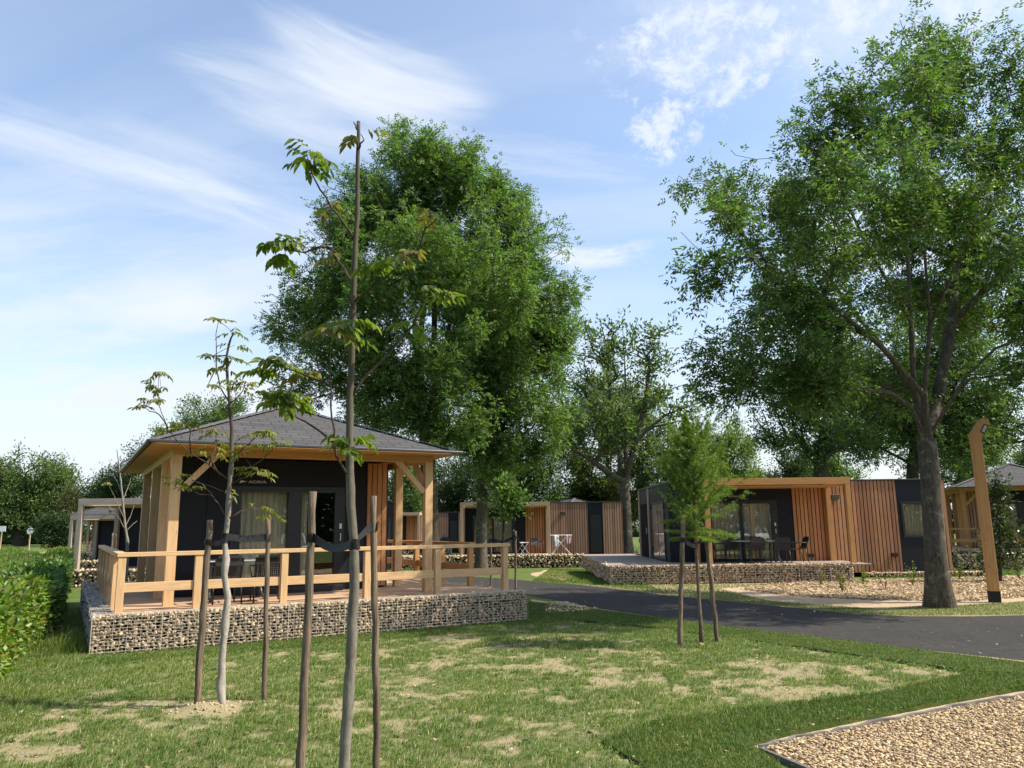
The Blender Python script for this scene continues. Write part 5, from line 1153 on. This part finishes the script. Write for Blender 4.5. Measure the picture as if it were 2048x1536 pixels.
# ------------------------------------------------------------------ staked saplings
def stake(label, base, top, r, seed, group='round wooden tree stakes'):
    rng = random.Random(seed); b, q = Vector(base), Vector(top); n = 14; m = MB(); L = (q-b).length
    pts = [Vector((0, 0, -.05))]+[(q-b)*(i/n)+Vector((rng.uniform(-1, 1), rng.uniform(-1, 1), 0))*r*.22 for i in range(1, n)]+[q-b]
    m.tube(pts, [r*(1.06-.12*i/n+rng.uniform(-.07, .07)) for i in range(n+1)], 9)
    o = m.obj('tree_stake', [STAKE, MAT['stake_end']], None); o.location = b
    for p in o.data.polygons:
        if len(p.vertices) == 9: p.material_index = 1
        else: p.use_smooth = True
    return tag(o, label, 'tree stake', group)
MAT['stake_end'] = plain('cut_stake_end', (.34, .26, .18), .9, .1, nz=.3)
def ribbon(label, pts, width, group='black rubber tree ties', sag=.0, mat='strap'):
    """flat band along pts with a slight twist"""
    pts = [Vector(p) for p in pts]; vs, fs = [], []
    for i, p in enumerate(pts):
        w = Vector((.05*width*math.sin(i*.5), .08*width*math.cos(i*.45), width*(.45+.06*math.sin(i*.8)))); vs += [p-w, p+w]
        if i: fs.append((2*i-2, 2*i, 2*i+1, 2*i-1))
    m = MB(); m.add(vs, fs); o = m.obj('tree_tie', MAT[mat], None); s = o.modifiers.new('thick', 'SOLIDIFY'); s.thickness = .004; s.offset = 0
    return tag(o, label, 'tree tie', group)
def ring(c, r, n=10, a0=0., a1=6.283): return [(c[0]+r*math.cos(a0+(a1-a0)*k/n), c[1]+r*math.sin(a0+(a1-a0)*k/n), c[2]) for k in range(n+1)]
def tie(label, c1, r1, c2, r2, width, sag=.03):
    """loops round the stake at c1, runs to the trunk at c2 and loops it"""
    a = math.atan2(c2[1]-c1[1], c2[0]-c1[0]); p = ring(c1, r1, 10, a+1.6, a+1.6+4.7)
    e1 = Vector(p[-1]); q = ring(c2, r2, 10, a+math.pi+1.6, a+math.pi+1.6+5.6); e2 = Vector(q[0])
    mid = [e1.lerp(e2, k/6)+Vector((0, 0, -sag*math.sin(math.pi*k/6))) for k in range(1, 6)]
    return ribbon(label, p+mid+q, width)
def walnut_leaflets(O, A, rng, L, ll, lw, pairs=3, droop=.9, cup=.25):
    """big compound leaves, each leaflet a folded blade of six points"""
    n = len(O); V = []; A = unit(A); up = np.array([0, 0, 1.])+rng.normal(size=(n, 3))*.2; Sd = unit(np.cross(A, up)); L = L*rng.uniform(.75, 1.2, (n, 1))
    stems_ = []
    for t, s in [(t, s) for t in np.linspace(.38, .88, pairs) for s in (-1, 1)]+[(1., 0)]:
        p = O+A*L*t+np.array([0, 0, -1.])*L*droop*.45*t*t
        d = unit(A*(.5 if s else .9)+Sd*s*.75+np.array([0, 0, -1.])*droop*rng.uniform(.5, 1.3, (n, 1))+rng.normal(size=(n, 3))*.12)
        w = unit(np.cross(d, unit(A*.6+np.array([0, 0, 1.])+rng.normal(size=(n, 3))*.3))); nn = np.cross(w, d); l_ = ll*rng.uniform(.7, 1.2, (n, 1))*(1.15 if not s else 1)
        tip = p+d*l_+np.array([0, 0, -1.])*l_*.14
        V.append(np.stack([p, p+d*l_*.32+w*lw*.5+nn*lw*cup, p+d*l_*.68+w*lw*.40+nn*lw*cup-np.array([0,0,1.])*l_*.05, tip, p+d*l_*.68-w*lw*.40+nn*lw*cup-np.array([0,0,1.])*l_*.05, p+d*l_*.32-w*lw*.5+nn*lw*cup], 1))
    V = np.concatenate(V, 0); m = len(V); V = V.reshape(-1, 3); i = np.arange(m)*6
    # two halves meeting along the midrib base-tip
    F_ = np.concatenate([np.stack([i, i+1, i+2, i+3], 1), np.stack([i, i+3, i+4, i+5], 1)], 0)
    return V, F_
def sapling(label, Y, trunk, branches, clusters, seed, r0, r1, bark, leaf, scale=1., name='walnut_sapling', cat='sapling', group='young staked trees', depthj=.35, rb=.5, base=None, nper=3, lL=.26, ll=.10, lw=.045, leaf2=None):
    """trunk and branches given as seen from the lawn at distance Y (px, py[, depth offset])"""
    rng = np.random.RandomState(seed); tp = px3(Y, trunk)
    if base is not None: tp[0] = np.array(base)
    b0 = tp[0].copy(); b0[2] = max(b0[2], gz(Y)); t = thing(name, label, cat, tuple(b0), 0, group)
    m = MB(); n = len(tp)
    # resample with small bumps and knots
    pts, rad = [], []
    for i in range(n-1):
        k = max(2, int(np.linalg.norm(tp[i+1]-tp[i])/.10))
        for j in range(k):
            u = j/k; pts.append(tp[i]*(1-u)+tp[i+1]*u+rng.normal(size=3)*r0*.06); f = (i+u)/(n-1); rad.append((r0*(1-f)+r1*f)*(1+rng.uniform(-.07, .07)+(.28 if rng.rand() < .10 else 0)))
    pts.append(tp[-1]); rad.append(r1); pts = [p-b0 for p in pts]; pts[0] = pts[0]-np.array([0, 0, .04])
    m.tube(pts, rad, 10); tr = m.obj('trunk', bark[0], t, smooth=True)
    ends = []
    for q in branches:
        br = MB()
        dz = rng.uniform(-depthj, depthj); k = len(q)
        pp = [atY(p[0], p[1], Y+(p[2] if len(p) > 2 else dz*i/(k-1)*1.3)) for i, p in enumerate(q)]
        fine = []
        for a, b_ in zip(pp[:-1], pp[1:]):
            kk = max(2, int(np.linalg.norm(b_-a)/.07)); fine += [a+(b_-a)*j/kk+rng.normal(size=3)*.004 for j in range(kk)]
        fine.append(pp[-1]); nf = len(fine); rr = r1*rb*1.5
        br.tube([p-b0 for p in fine], [max(.0028, rr*(1-.75*i/nf)) for i in range(nf)], 7); ends.append((q[-1], pp[-1])); br.obj('branch', bark[1], t, smooth=True)
    O, A = [], []; O2, A2 = [], []
    allp = [(q, Y) for br_ in branches for q in br_]+[(q, Y) for q in trunk]
    tw = MB(); ends_px = [(e[0][0], e[0][1]) for e in ends]
    for c in clusters:
        px, py, n_, sc = c[:4]
        # hang the cluster on the nearest branch end so that it is carried by wood
        j = int(np.argmin([(e[0]-px)**2+(e[1]-py)**2 for e in ends_px])) if ends_px else None
        Yc = ends[j][1][1] if j is not None and (ends_px[j][0]-px)**2+(ends_px[j][1]-py)**2 < (95*scale)**2 else Y
        o = atY(px, py, Yc)
        if j is not None and Yc != Y and np.linalg.norm(o-ends[j][1]) > .02: tw.tube([ends[j][1]-b0, (ends[j][1]*.4+o*.6)-b0+np.array([0, 0, .01]), o-b0], [.004, .003, .002], 5); tw.obj('twig', bark[1], t); tw = MB()
        for _ in range(n_):
            an = rng.uniform(0, 2*np.pi); a = np.array([math.cos(an), math.sin(an)*.8, rng.uniform(-.1, .75)])
            (O2 if len(c) > 4 else O).append(o); (A2 if len(c) > 4 else A).append(a*sc)
    for O_, A_, lf, nm in ((O, A, leaf, 'leaves'), (O2, A2, leaf2, 'leaves')):
        if not O_: continue
        sc = np.linalg.norm(np.array(A_), axis=1)[:, None]; V, F_ = walnut_leaflets(np.array(O_), np.array(A_), rng, lL*scale, ll*scale, lw*scale, 3)
        o = link_mesh(nm, np_mesh(nm, V-b0, F_), lf, t)
        if nm == 'leaves' and lf is leaf2: o['label'] = 'bronze young leaves'
    return t
LEAF_WAL = leafmat('walnut_leaves', (.105, .150, .026), (.175, .205, .045), .5, .4, .4, .7, 1.3, .02)
LEAF_WAL2 = leafmat('bronze_young_leaves', (.17, .13, .05), (.15, .14, .04), .45, .4, .35, .7, 1.25, .02)
LEAF_WALY = leafmat('yellow_green_leaves', (.16, .17, .03), (.22, .20, .04), .45, .4, .35, .7, 1.25, .02)
Y1 = 5.6
tr1 = [(683,1640),(690,1500),(703,1300),(708,1180),(709,1110),(702,1010),(700,940),(699,860),(701,770),(704,700),(706,600),(710,520),(714,430),(715,340),(717,243)]
br1 = [[(710,478),(690,448),(660,412),(640,378),(628,356),(620,334),(617,322)], [(706,567),(690,540),(673,515),(654,493)], [(654,493),(632,498),(609,503),(579,500),(562,485)], [(654,493),(672,505),(676,516)], [(709,545),(728,540),(746,534)],
  [(706,603),(740,580),(776,554),(800,530),(815,515)], [(815,515),(840,495),(852,458),(875,437)], [(706,790),(725,762),(755,730),(785,700),(807,674),(825,650),(837,627),(848,605),(856,592),(873,584)], [(825,650),(833,645),(835,652)],
  [(700,953),(685,935),(674,915),(668,886),(664,834),(661,763),(660,700),(660,665)], [(666,886),(640,862),(593,833),(585,820),(580,800)], [(659,769),(625,758),(603,748),(575,738),(556,726)], [(716,262),(711,252),(707,244)],[(716,300),(721,288),(728,280)],[(713,400),(718,388),(722,380)],[(706,610),(700,598),(697,588)]]
cl1 = [(618,320,7,1),(612,305,3,1),(562,485,5,1),(556,492,4,1),(572,510,3,1),(748,532,4,1.1),(772,528,5,1.1),(790,520,3,1),(815,512,3,1,1),(700,640,5,1),(672,660,4,1),(690,665,4,1),(655,660,3,1,1),(873,584,5,1),(862,582,4,1),(880,598,3,1),(832,645,2,.7),
  (581,802,9,1.15),(572,785,6,1.1),(560,810,5,1.1),(548,792,4,1),(556,726,5,1),(536,740,4,1),(575,735,3,1),(603,745,2,1,1),(705,880,6,.9),(700,895,3,.9),(678,516,2,.8,1),(652,420,2,.8,1),(720,268,2,.7,1),(875,440,2,.6,1)]
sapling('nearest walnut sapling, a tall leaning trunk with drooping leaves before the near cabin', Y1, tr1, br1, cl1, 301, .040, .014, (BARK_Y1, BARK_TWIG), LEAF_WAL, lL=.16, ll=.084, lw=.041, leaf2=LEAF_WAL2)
sA = atY(598, 1620, 5.9); sA[2] = 0; sB = atY(755, 1600, 5.75); sB[2] = 0
tA = atY(626, 983, 5.9); tB = atY(747, 992, 5.75)
stake('thick stake left of the nearest sapling trunk', sA, tA, .031, 311); stake('slimmer stake right of the nearest sapling trunk', sB, tB, .025, 312)
c2 = atY(709, 1088, Y1); cA = atY(622, 1076, 5.9); cB = atY(748, 1052, 5.75)
tie('wide black tie from the thick left stake to the nearest sapling', cA, .035, c2, .032, .07, .05); tie('short black tie rising from the nearest sapling to its right stake', cB, .030, (c2[0], c2[1], c2[2]-.01), .036, .065, .0)

Y2 = 8.8; b2 = at(446, 1421)
tr2 = [(446,1424),(442,1370),(445,1320),(450,1250),(456,1195),(449,1150),(452,1120),(449,1085),(455,1036),(458,985),(463,925),(464,860),(459.5,808),(456,763),(453,711),(459.5,685),(467,667)]
br2 = [[(458,802),(440,776),(433,737),(432,681),(434,655),(438,642)], [(453,958),(435,942),(417,929),(381,906),(355,883),(336,857),(319.5,812),(316,769),(317,743)], [(336,857),(320,830),(300,822),(290,815)], [(453,1033),(442,1015),(430,1000),(424,987),(398,990),(378,974),(365,966)], [(424,987),(405,970),(385,960)], [(459,1036),(482,1023),(500,1017),(518,1017),(530,1020),(541,1030)],
  [(462,968),(482,958),(500,952),(512,946)], [(465,912),(480,902),(495,890),(512,875),(525,864)], [(463,955),(495,938),(528,916),(544,900),(550,888)], [(459,808),(480,790),(490,772)], [(433,737),(420,760),(416,770)], [(381,906),(380,880),(382,850)], [(417,929),(430,900),(432,880)], [(440,950),(420,920),(408,905)], [(453,711),(440,712),(425,712)]]
cl2 = [(438,642,5,.8),(467,667,4,.8),(470,690,3,.8),(450,712,3,.7),(425,712,4,.8),(432,735,3,.7),(455,740,3,.8),(470,720,3,.8),(416,770,3,.7),(490,770,4,.9),(478,778,3,.8),(500,768,3,.8),(460,760,3,.7),
  (317,745,4,.8),(306,770,3,.7),(322,775,3,.7),(290,815,4,.7),(300,800,3,.7),(316,800,3,.7),(382,850,4,.9,1),(345,850,3,.8),(335,862,4,.9),(432,865,6,1),(425,890,5,1),(440,905,3,1),(365,965,5,1),(350,955,3,1),(382,975,3,.8),(512,944,4,1),(500,938,4,1),(528,946,3,1),(525,864,4,.9),(540,870,3,.9),(505,868,3,.8),(550,888,4,.9),(530,893,3,.9),(541,1028,3,.9),(520,1012,4,.9),(480,905,3,.9),(470,895,3,.8),(450,985,3,.8),(405,905,4,.9)]
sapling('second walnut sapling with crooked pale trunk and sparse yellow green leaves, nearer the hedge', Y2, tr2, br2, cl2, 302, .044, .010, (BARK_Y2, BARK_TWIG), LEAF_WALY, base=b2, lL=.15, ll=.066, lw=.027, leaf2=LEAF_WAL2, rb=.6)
sA = at(393, 1422); sB = at(529, 1406); tA = atY(420, 1040, sA[1]); tB = atY(537, 1038, sB[1])
stake('weathered stake standing in loose soil left of the second sapling', sA, tA, .036, 313); stake('thin stake right of the second sapling', sB, tB, .028, 314)
c2 = atY(450, 1078, 8.8); cA = atY(417, 1084, sA[1]); cB = atY(536, 1075, sB[1])
tie('short grey edged tie between the soil bound stake and the second sapling', cA, .040, c2, .038, .07, .03); tie('long black tie from the second sapling to its thin right stake', cB, .032, (c2[0], c2[1], c2[2]+.03), .037, .085, .02)

# bare young tree behind the left railing
Y3 = 21.5; tr3 = [(258,1112),(255,1082),(250,1050),(244,985),(238,930),(234,899)]
br3 = [[(252,1062),(240,1040),(228,1022),(215,1010)], [(251,1052),(262,1030),(268,1010)], [(249,1040),(236,1010),(225,985),(215,965)], [(246,1000),(256,975),(262,955)], [(244,985),(232,960),(226,945)], [(252,1062),(266,1048),(274,1042)], [(240,945),(246,925),(248,915)]]
sapling('bare leafless young tree seen over the left rail of the near deck', Y3, tr3, br3, [(215,965,2,.5),(262,955,1,.5),(226,1024,2,.5)], 303, .045, .012, (BARK_PALE, BARK_PALE), LEAF_WALY, base=(atY(258, 1112, Y3)[0], Y3, 0), rb=.7, name='bare_sapling')
for px, k in ((233, 'left'), (226, 'farther left')):
    p = atY(px, 1064 if px == 233 else 1066, Y3+(0 if px == 233 else 1.5)); stake('pale stake beside the bare young tree, the %s one' % ('taller' if px == 233 else 'slighter'), (p[0]-.02, p[1], 0), tuple(p), .035 if px == 233 else .025, 320+px)

# larch
def larch():
    rng = np.random.RandomState(401); Y = 12.75; b = at(1403, 1292); b[1] = Y; b[0] = atY(1403, 1292, Y)[0]; t = thing('larch_sapling', 'feathery young larch on a bare stem between two stakes by the road', 'sapling', tuple(b), 0, 'young staked trees')
    tp = px3(Y, [(1403,1294),(1401,1240),(1398,1201),(1394,1119),(1390,1064),(1388,1000),(1386,940),(1384,890),(1386,852)]); tp = [p-b for p in tp]; tp[0][2] = -.04
    m = MB(); m.tube(tp, [.034,.031,.029,.027,.024,.020,.014,.008,.003], 9); m.obj('trunk', barkmat('larch_bark', (.10, .075, .05), (.27, .21, .15), (8, 8, 4)), t, smooth=True)
    NB = 86; zs = np.linspace(tp[4][2]-.10, tp[-1][2]-.04, NB); Pz = np.array([p[2] for p in tp]); Px = np.array(tp); B = MB(); O, A = [], []
    for i, z in enumerate(zs):
        f = i/(NB-1); c = np.array([np.interp(z, Pz, Px[:, k]) for k in range(3)]); an = i*2.4+rng.uniform(-.5, .5)
        L = np.interp(f, [0, .12, .45, .8, 1.], [.74, .90, .80, .54, .16])*rng.uniform(.45, 1.2); rise = rng.uniform(.25, 1.15)+.5*f
        if f < .22 and rng.rand() < .55: rise = rng.uniform(-.35, .1)
        d = np.array([math.cos(an), math.sin(an), 0]); n = 9; pts = []
        for k in range(n+1):
            u = k/n; pts.append(c+d*L*(u-.12*u*u)+np.array([0, 0, L*(rise*u*(.55+.45*u))])+rng.normal(size=3)*.006*u)
        B.tube(pts, [.0055*(1-.8*k/n) for k in range(n+1)], 4)
        for k in range(1, n*6+1):
            u = k/(n*6); q = pts[min(n-1, int(u*n))]*(1-(u*n) % 1)+pts[min(n, int(u*n)+1)]*((u*n) % 1) if u < 1 else pts[-1]
            if rng.rand() < .33:            # a side shoot
                sd_ = np.array([-d[1], d[0], 0])*rng.choice([-1, 1]); l2 = L*.30*(1-.45*u)*rng.uniform(.4, 1.2)
                for w in np.linspace(.1, 1, 8): O += [q+(d*.6+sd_*.8+np.array([0, 0, .3-.35*w]))*l2*w]*6; A += list(rng.normal(size=(6, 3))+d*.6+np.array([0, 0, .2]))
            O += [q]*5; A += list(rng.normal(size=(5, 3))+d*.7+np.array([0, 0, .2]))
    B.obj('branches', BARK_TWIG, t)
    V, F_ = simple_leaves(np.array(O), np.array(A), rng, .040, .0065); link_mesh('needles', np_mesh('needles', V, F_), leafmat('larch_needles', (.13, .20, .04), (.21, .27, .07), .5, .5, .3, .7, 1.3, .015), t)
larch()
sA = at(1360, 1298); sB = at(1436, 1288); tA = atY(1366, 1030, sA[1]); tB = atY(1411, 1060, sB[1])
stake('straight stake left of the young larch', sA, tA, .038, 315); stake('leaning crooked stake right of the young larch', sB, tB, .036, 316)
c2 = atY(1391, 1092, 12.75); cA = atY(1365.5, 1080, sA[1]); cB = atY(1414, 1078, sB[1])
tie('black tie from the straight left stake to the young larch', cA, .043, c2, .030, .085, .03); tie('grey twisted tie from the young larch to its leaning stake', cB, .042, (c2[0], c2[1], c2[2]+.02), .032, .07, .0)

# round crowned sapling beyond the deck corner
YR = 23.6; b = atY(1005, 1178, YR); b[2] = 0
tree('maple_sapling', 'small round crowned maple on a thin stem before the middle cabin', 'sapling', b, [[tuple(b)]+px3(YR, [(1006,1100),(1007,1050),(1008,1010)])], lobes_px(YR, [(1016,988,38,20),(998,1000,26,16),(1040,1000,26,18),(1018,1015,34,12),(1010,973,28,10)], 1.0), 170, 131, .035, BARK_DARK, LEAF_ASH2, leaves=11, spread=.16, clump=.26, kind='simple', lp=dict(l=.12, w=.075), step=.15, r_tip=.004, flare=.1, group='young staked trees', minz=2.0, lo=.35)
for px, py0, py1, l in ((982, 1178, 1070, 'dark stake left of the small round crowned maple'), (1031, 1176, 1062, 'pale topped stake right of the small round crowned maple')):
    p = atY(px, py0, YR); q = atY(px, py1, YR); stake(l, (p[0], p[1], 0), tuple(q), .035, px)
cA = atY(982, 1080, YR); cB = atY(1031, 1075, YR); c2 = atY(1006, 1084, YR)
tie('black tie left of the small round crowned maple', cA, .04, c2, .04, .10, .0); tie('black tie right of the small round crowned maple', cB, .04, c2, .043, .10, .0)

# laurel like shrub by the lamp post
YS = 24.6; b = atY(2000, 1162, YS); b[2] = 0
st = [[tuple(b)]+px3(YS, [(2000,1120),(1998,1050),(1994,980)])]+[px3(YS, s) for s in ([(2000,1140),(2012,1100),(2020,1070)], [(2000,1130),(1984,1100),(1976,1070)], [(1998,1060),(2010,1000),(2022,975)])]
tree('laurel_shrub', 'glossy leaved tall shrub right of the timber lamp post', 'shrub', b, st, lobes_px(YS, [(1992,985,24,38),(1990,1030,28,40),(2015,985,22,22),(1985,1080,25,30),(2035,1110,22,28),(1965,1125,18,22),(2020,1060,20,30)], 1.), 170, 132, .055, BARK_TWIG, leafmat('laurel_leaves', (.035, .065, .018), (.07, .10, .03), .2, .25, .6), leaves=13, spread=.2, clump=.3, kind='simple', lp=dict(l=.13, w=.075), step=.2, r_tip=.005, flare=.1, minz=.3, lo=.1)
# young plants in the mulch
def young_plant(label, px, py, hpx, seed, n=5, leaf=LEAF_WALY, name='bed_plant'):
    rng = np.random.RandomState(seed); b = at(px, py); h = hpx*b[1]/FOC; t = thing(name, label, 'plant', tuple(b), 0, 'young plants in the beds'); m = MB(); O, A = [], []
    for k in range(n):
        an = rng.uniform(0, 6.28); l = h*rng.uniform(.6, 1.05); e = np.array([math.cos(an), math.sin(an), 0])*l*rng.uniform(.1, .5)+np.array([0, 0, l]); pts = [np.array([0, 0, -.02]), e*.5+np.array([0, 0, .08*l]), e]
        m.tube(pts, [.008, .006, .003], 5)
        for u in np.linspace(.25, 1, 6):
            for _ in range(2): O.append(e*u+np.array([0, 0, .1*l*u*(1-u)])); A.append(rng.normal(size=3)+np.array([0, 0, .2]))
    m.obj('stems', BARK_TWIG, t); V, F_ = simple_leaves(np.array(O), np.array(A), rng, .085, .042); link_mesh('leaves', np_mesh('leaves', V, F_), leaf, t)
for px, py, h, sd_, n, lf, l in ((1685,1185,40,1,7,LEAF_WALY,'spreading yellow green plant in the mulch below the right end of the long stone wall'), (1640,1172,26,2,4,LEAF_WALY,'small upright plant in the mulch before the right cabin'), (1770,1180,60,3,3,LEAF_BROWN,'thin bronze seedling against the slats in the mulch'), (1826,1172,48,4,5,LEAF_LIME,'green young plant just left of the big ash trunk'),
   (1556,1160,36,5,3,LEAF_WALY,'tiny sprig at the foot of the long stone wall'), (1918,1160,34,6,5,LEAF_LIME,'leafy weed right of the big ash trunk'), (1962,1150,52,7,6,LEAF_LIME,'bushy young plant left of the timber lamp post'), (2040,1160,46,8,6,LEAF_LIME,'young bush at the right edge of the mulch bed'), (1726,1170,30,9,4,LEAF_LIME,'low green sprout at the end of the long stone wall'), (1172,1120,20,10,5,LEAF_FAR,'creeper at the slats of the middle cabin window'), (1275,1120,30,12,9,LEAF_FAR,'ivy clump at the foot of the sparse tall tree')):
    young_plant(l, px, py, h, 500+sd_, n, lf)

# ------------------------------------------------------------------ grass
def blades(P, h, w, rng, lean=.6, segs=2, bias=(0, 0)):
    n = len(P); a = rng.uniform(0, 2*np.pi, n); d = np.stack([np.cos(a), np.sin(a), np.zeros(n)], 1); ln = rng.uniform(.1, lean, (n, 1))
    dirv = np.stack([np.cos(a+1.3), np.sin(a+1.3), np.zeros(n)], 1)*ln+np.array([bias[0], bias[1], 0])*.5
    h = h[:, None]; w = w[:, None]; top = P+np.array([0, 0, 1.])*h*(1-.35*ln)+dirv*h; mid = P+np.array([0, 0, 1.])*h*.55+dirv*h*.3
    V = np.stack([P-d*w*.5, P+d*w*.5, mid+d*w*.42, mid-d*w*.42, top+d*w*.12, top-d*w*.12], 1).reshape(-1, 3); i = np.arange(n)*6
    return V, np.concatenate([np.stack([i, i+1, i+2, i+3], 1), np.stack([i+3, i+2, i+4, i+5], 1)])
def grassmat(name, a, b_, dry, dryp, lo=.65, hi=1.3):
    return leafmat(name, a, b_, .35, .55, .25, lo, hi, .015, dead=(dryp, dry))
GR_LAWN = grassmat('lawn_blades', (.095, .172, .024), (.195, .262, .058), (.46, .41, .22), .20)
GR_TURF = grassmat('turf_blades', (.056, .115, .015), (.125, .185, .032), (.28, .25, .10), .17)
GR_DRY = grassmat('dry_blades', (.10, .15, .03), (.16, .19, .05), (.36, .31, .15), .3)
GR_FIELD = grassmat('field_blades', (.085, .145, .022), (.14, .20, .035), (.28, .26, .10), .12)
rng = np.random.RandomState(77)
g = scatter(LAWN, 72000, 70); cv = lawn_cover(g[:, 0], g[:, 1]); keep = rng.rand(len(g)) < .24+.76*cv; g = g[keep]; cv = cv[keep]
rep = rng.randint(4, 9, len(g)); T = np.repeat(g, rep, 0); cvr = np.repeat(cv, rep); T = T+rng.normal(size=T.shape)*.018
Z_ = lawn_z(T[:, 0], T[:, 1], cvr); hh = (.020+.042*cvr*vn(T[:, 0], T[:, 1], 1.3, 90, 2)*1.3)*rng.uniform(.6, 1.4, len(T))*(1+.5*sstep(T[:, 0], -4, -8))
V, F_ = blades(np.column_stack([T, Z_-.004]), hh, rng.uniform(.0035, .007, len(T)), rng, 1.25, bias=(.5, .15))
tag(link_mesh('lawn_grass', np_mesh('lawn_grass', V, F_), GR_LAWN), 'patchy young grass growing over the sandy front lawn', 'grass', kind='stuff')
Vs, Fs, off = [], [], 0
for P, n, h in ((SOD_A, 52000, .030), (SOD_B, 26000, .026), (SOD_C, 78000, .036)):
    g = scatter(P, n, 71+n % 7); V, F_ = blades(np.column_stack([g, np.full(len(g), .036)]), h*rng.uniform(.6, 1.5, n)*(.7+.6*vn(g[:, 0], g[:, 1], 2., 33, 2)), rng.uniform(.004, .0065, n), rng, .9); Vs.append(V); Fs.append(F_+off); off += len(V)
tag(link_mesh('turf_grass', np_mesh('turf_grass', np.concatenate(Vs), np.concatenate(Fs)), GR_TURF), 'thick dark turf laid in strips round the lawn, beside road and gravel', 'grass', kind='stuff')
# broad leaved weeds in the lawn and along the cut edge of the turf
wp = np.concatenate([scatter(LAWN, 420, 75, lawn_cover), np.array([a[:2]*(1-u)+b[:2]*u+np.random.RandomState(int(u*999)).normal(size=2)*.03 for a, b in zip([at(*p) for p in ((1200,1250),(1450,1279),(1600,1300),(1790,1328))], [at(*p) for p in ((1450,1279),(1600,1300),(1790,1328),(1940,1349))]) for u in np.linspace(0, 1, 26)])])
O = np.repeat(wp, 9, 0)+rng.normal(size=(len(wp)*9, 2))*.014; A = rng.normal(size=(len(O), 3)); A[:, 2] = np.abs(A[:, 2])*.45+.1
V, F_ = simple_leaves(np.column_stack([O, np.full(len(O), .022)]), A, rng, .045, .024)
tag(link_mesh('lawn_weeds', np_mesh('lawn_weeds', V, F_), leafmat('weed_leaves', (.07, .12, .03), (.12, .17, .05), .3, .5, .3)), 'small broad leaved weeds dotted through the front lawn and its cut edge', 'weeds', kind='stuff')
g = np.concatenate([scatter(LAWN, 500, 76), scatter(SOD_C, 160, 78), scatter(ROAD[:14]+ROAD[14:24], 220, 79)])
tag(link_mesh('leaf_litter', flat_bits('leaf_litter', np.column_stack([g, np.where(inpoly(g[:, 0], g[:, 1], ROAD), .012, .045)+gzv(g[:, 1])]), rng.uniform(.010, .028, len(g)), 92, (1., .5, .05), .35), MAT['chips']), 'scattered dry leaves and bits of straw on lawn and road', 'litter', kind='stuff')
# grass further off: the shaded gap by the hedge, round the cabins, and the field
Vs, Fs, off = [], [], 0
for P, n, h, w in (([(-9.6, 15.5), (-7.0, 12.6), (-11.6, 20.8), (-16.4, 27), (-16.8, 26)], 14000, .10, .007), ([(-17, 20), (-10.5, 13), (-10.2, 14), (-17.2, 26.2), (-40, 60), (-48, 58)], 26000, .13, .02), ([(-18, 26), (-15.5, 27), (-34, 60), (-80, 125), (-110, 120), (-60, 60)], 42000, .24, .05), (pxp((1064,1163),(1211,1174),(1326,1189),(1440,1178),(1740,1160),(1740,1166+2),(1219,1170),(1168,1139),(1100,1137)), 22000, .05, .010), (pxp((1740,1160),(1915,1140),(2040,1138),(2040,1152),(1850,1160)), 9000, .06, .012), (pxp((1326,1190),(1440,1178),(1540,1203),(1760,1219),(2048,1204),(2048,1230),(1821,1233),(1697,1227),(1500,1207)), 16000, .035, .007)):
    g = scatter(P, n, 81+n % 11); V, F_ = blades(np.column_stack([g, gzv(g[:, 1])]), h*rng.uniform(.5, 1.4, n), w*rng.uniform(.7, 1.3, n), rng, .9); Vs.append(V); Fs.append(F_+off); off += len(V)
tag(link_mesh('field_grass', np_mesh('field_grass', np.concatenate(Vs), np.concatenate(Fs)), GR_FIELD), 'grass beyond the front lawn, in the left field and round the far cabins', 'grass', kind='stuff')
# tall weeds at the corner of the near stone wall
t = thing('tall_grass_clump', 'clump of long wild grass at the left corner of the near stone wall', 'grass clump', (-6.75, 12.35, 0), 0)
g = np.random.RandomState(5).normal(size=(420, 2))*np.array([.28, .35])+np.array([-.25, .25]); g = g[(g[:, 0] < .12) | (g[:, 1] < -.05)]
V, F_ = blades(np.column_stack([g, np.zeros(len(g))]), rng.uniform(.15, .5, len(g)), rng.uniform(.004, .007, len(g)), rng, .9); tag(link_mesh('grass_blades', np_mesh('grass_blades', V, F_), GR_FIELD, t), kind='stuff')
# clods where the second sapling was planted
P_ = np.column_stack([rng.normal(size=(110, 2))*np.array([.20, .16])+at(416, 1424)[:2], np.zeros(110)]); P_[:, 2] = .03+.06*np.exp(-((P_[:, 0]-mound[0])**2+(P_[:, 1]-mound[1])**2)/.06)
tag(link_mesh('soil_clods', rubble('soil_clods', P_, rng.uniform(.006, .026, 110), 91), MAT['soil']), 'loose sandy clods heaped round the weathered stake of the second sapling', 'soil', kind='stuff')
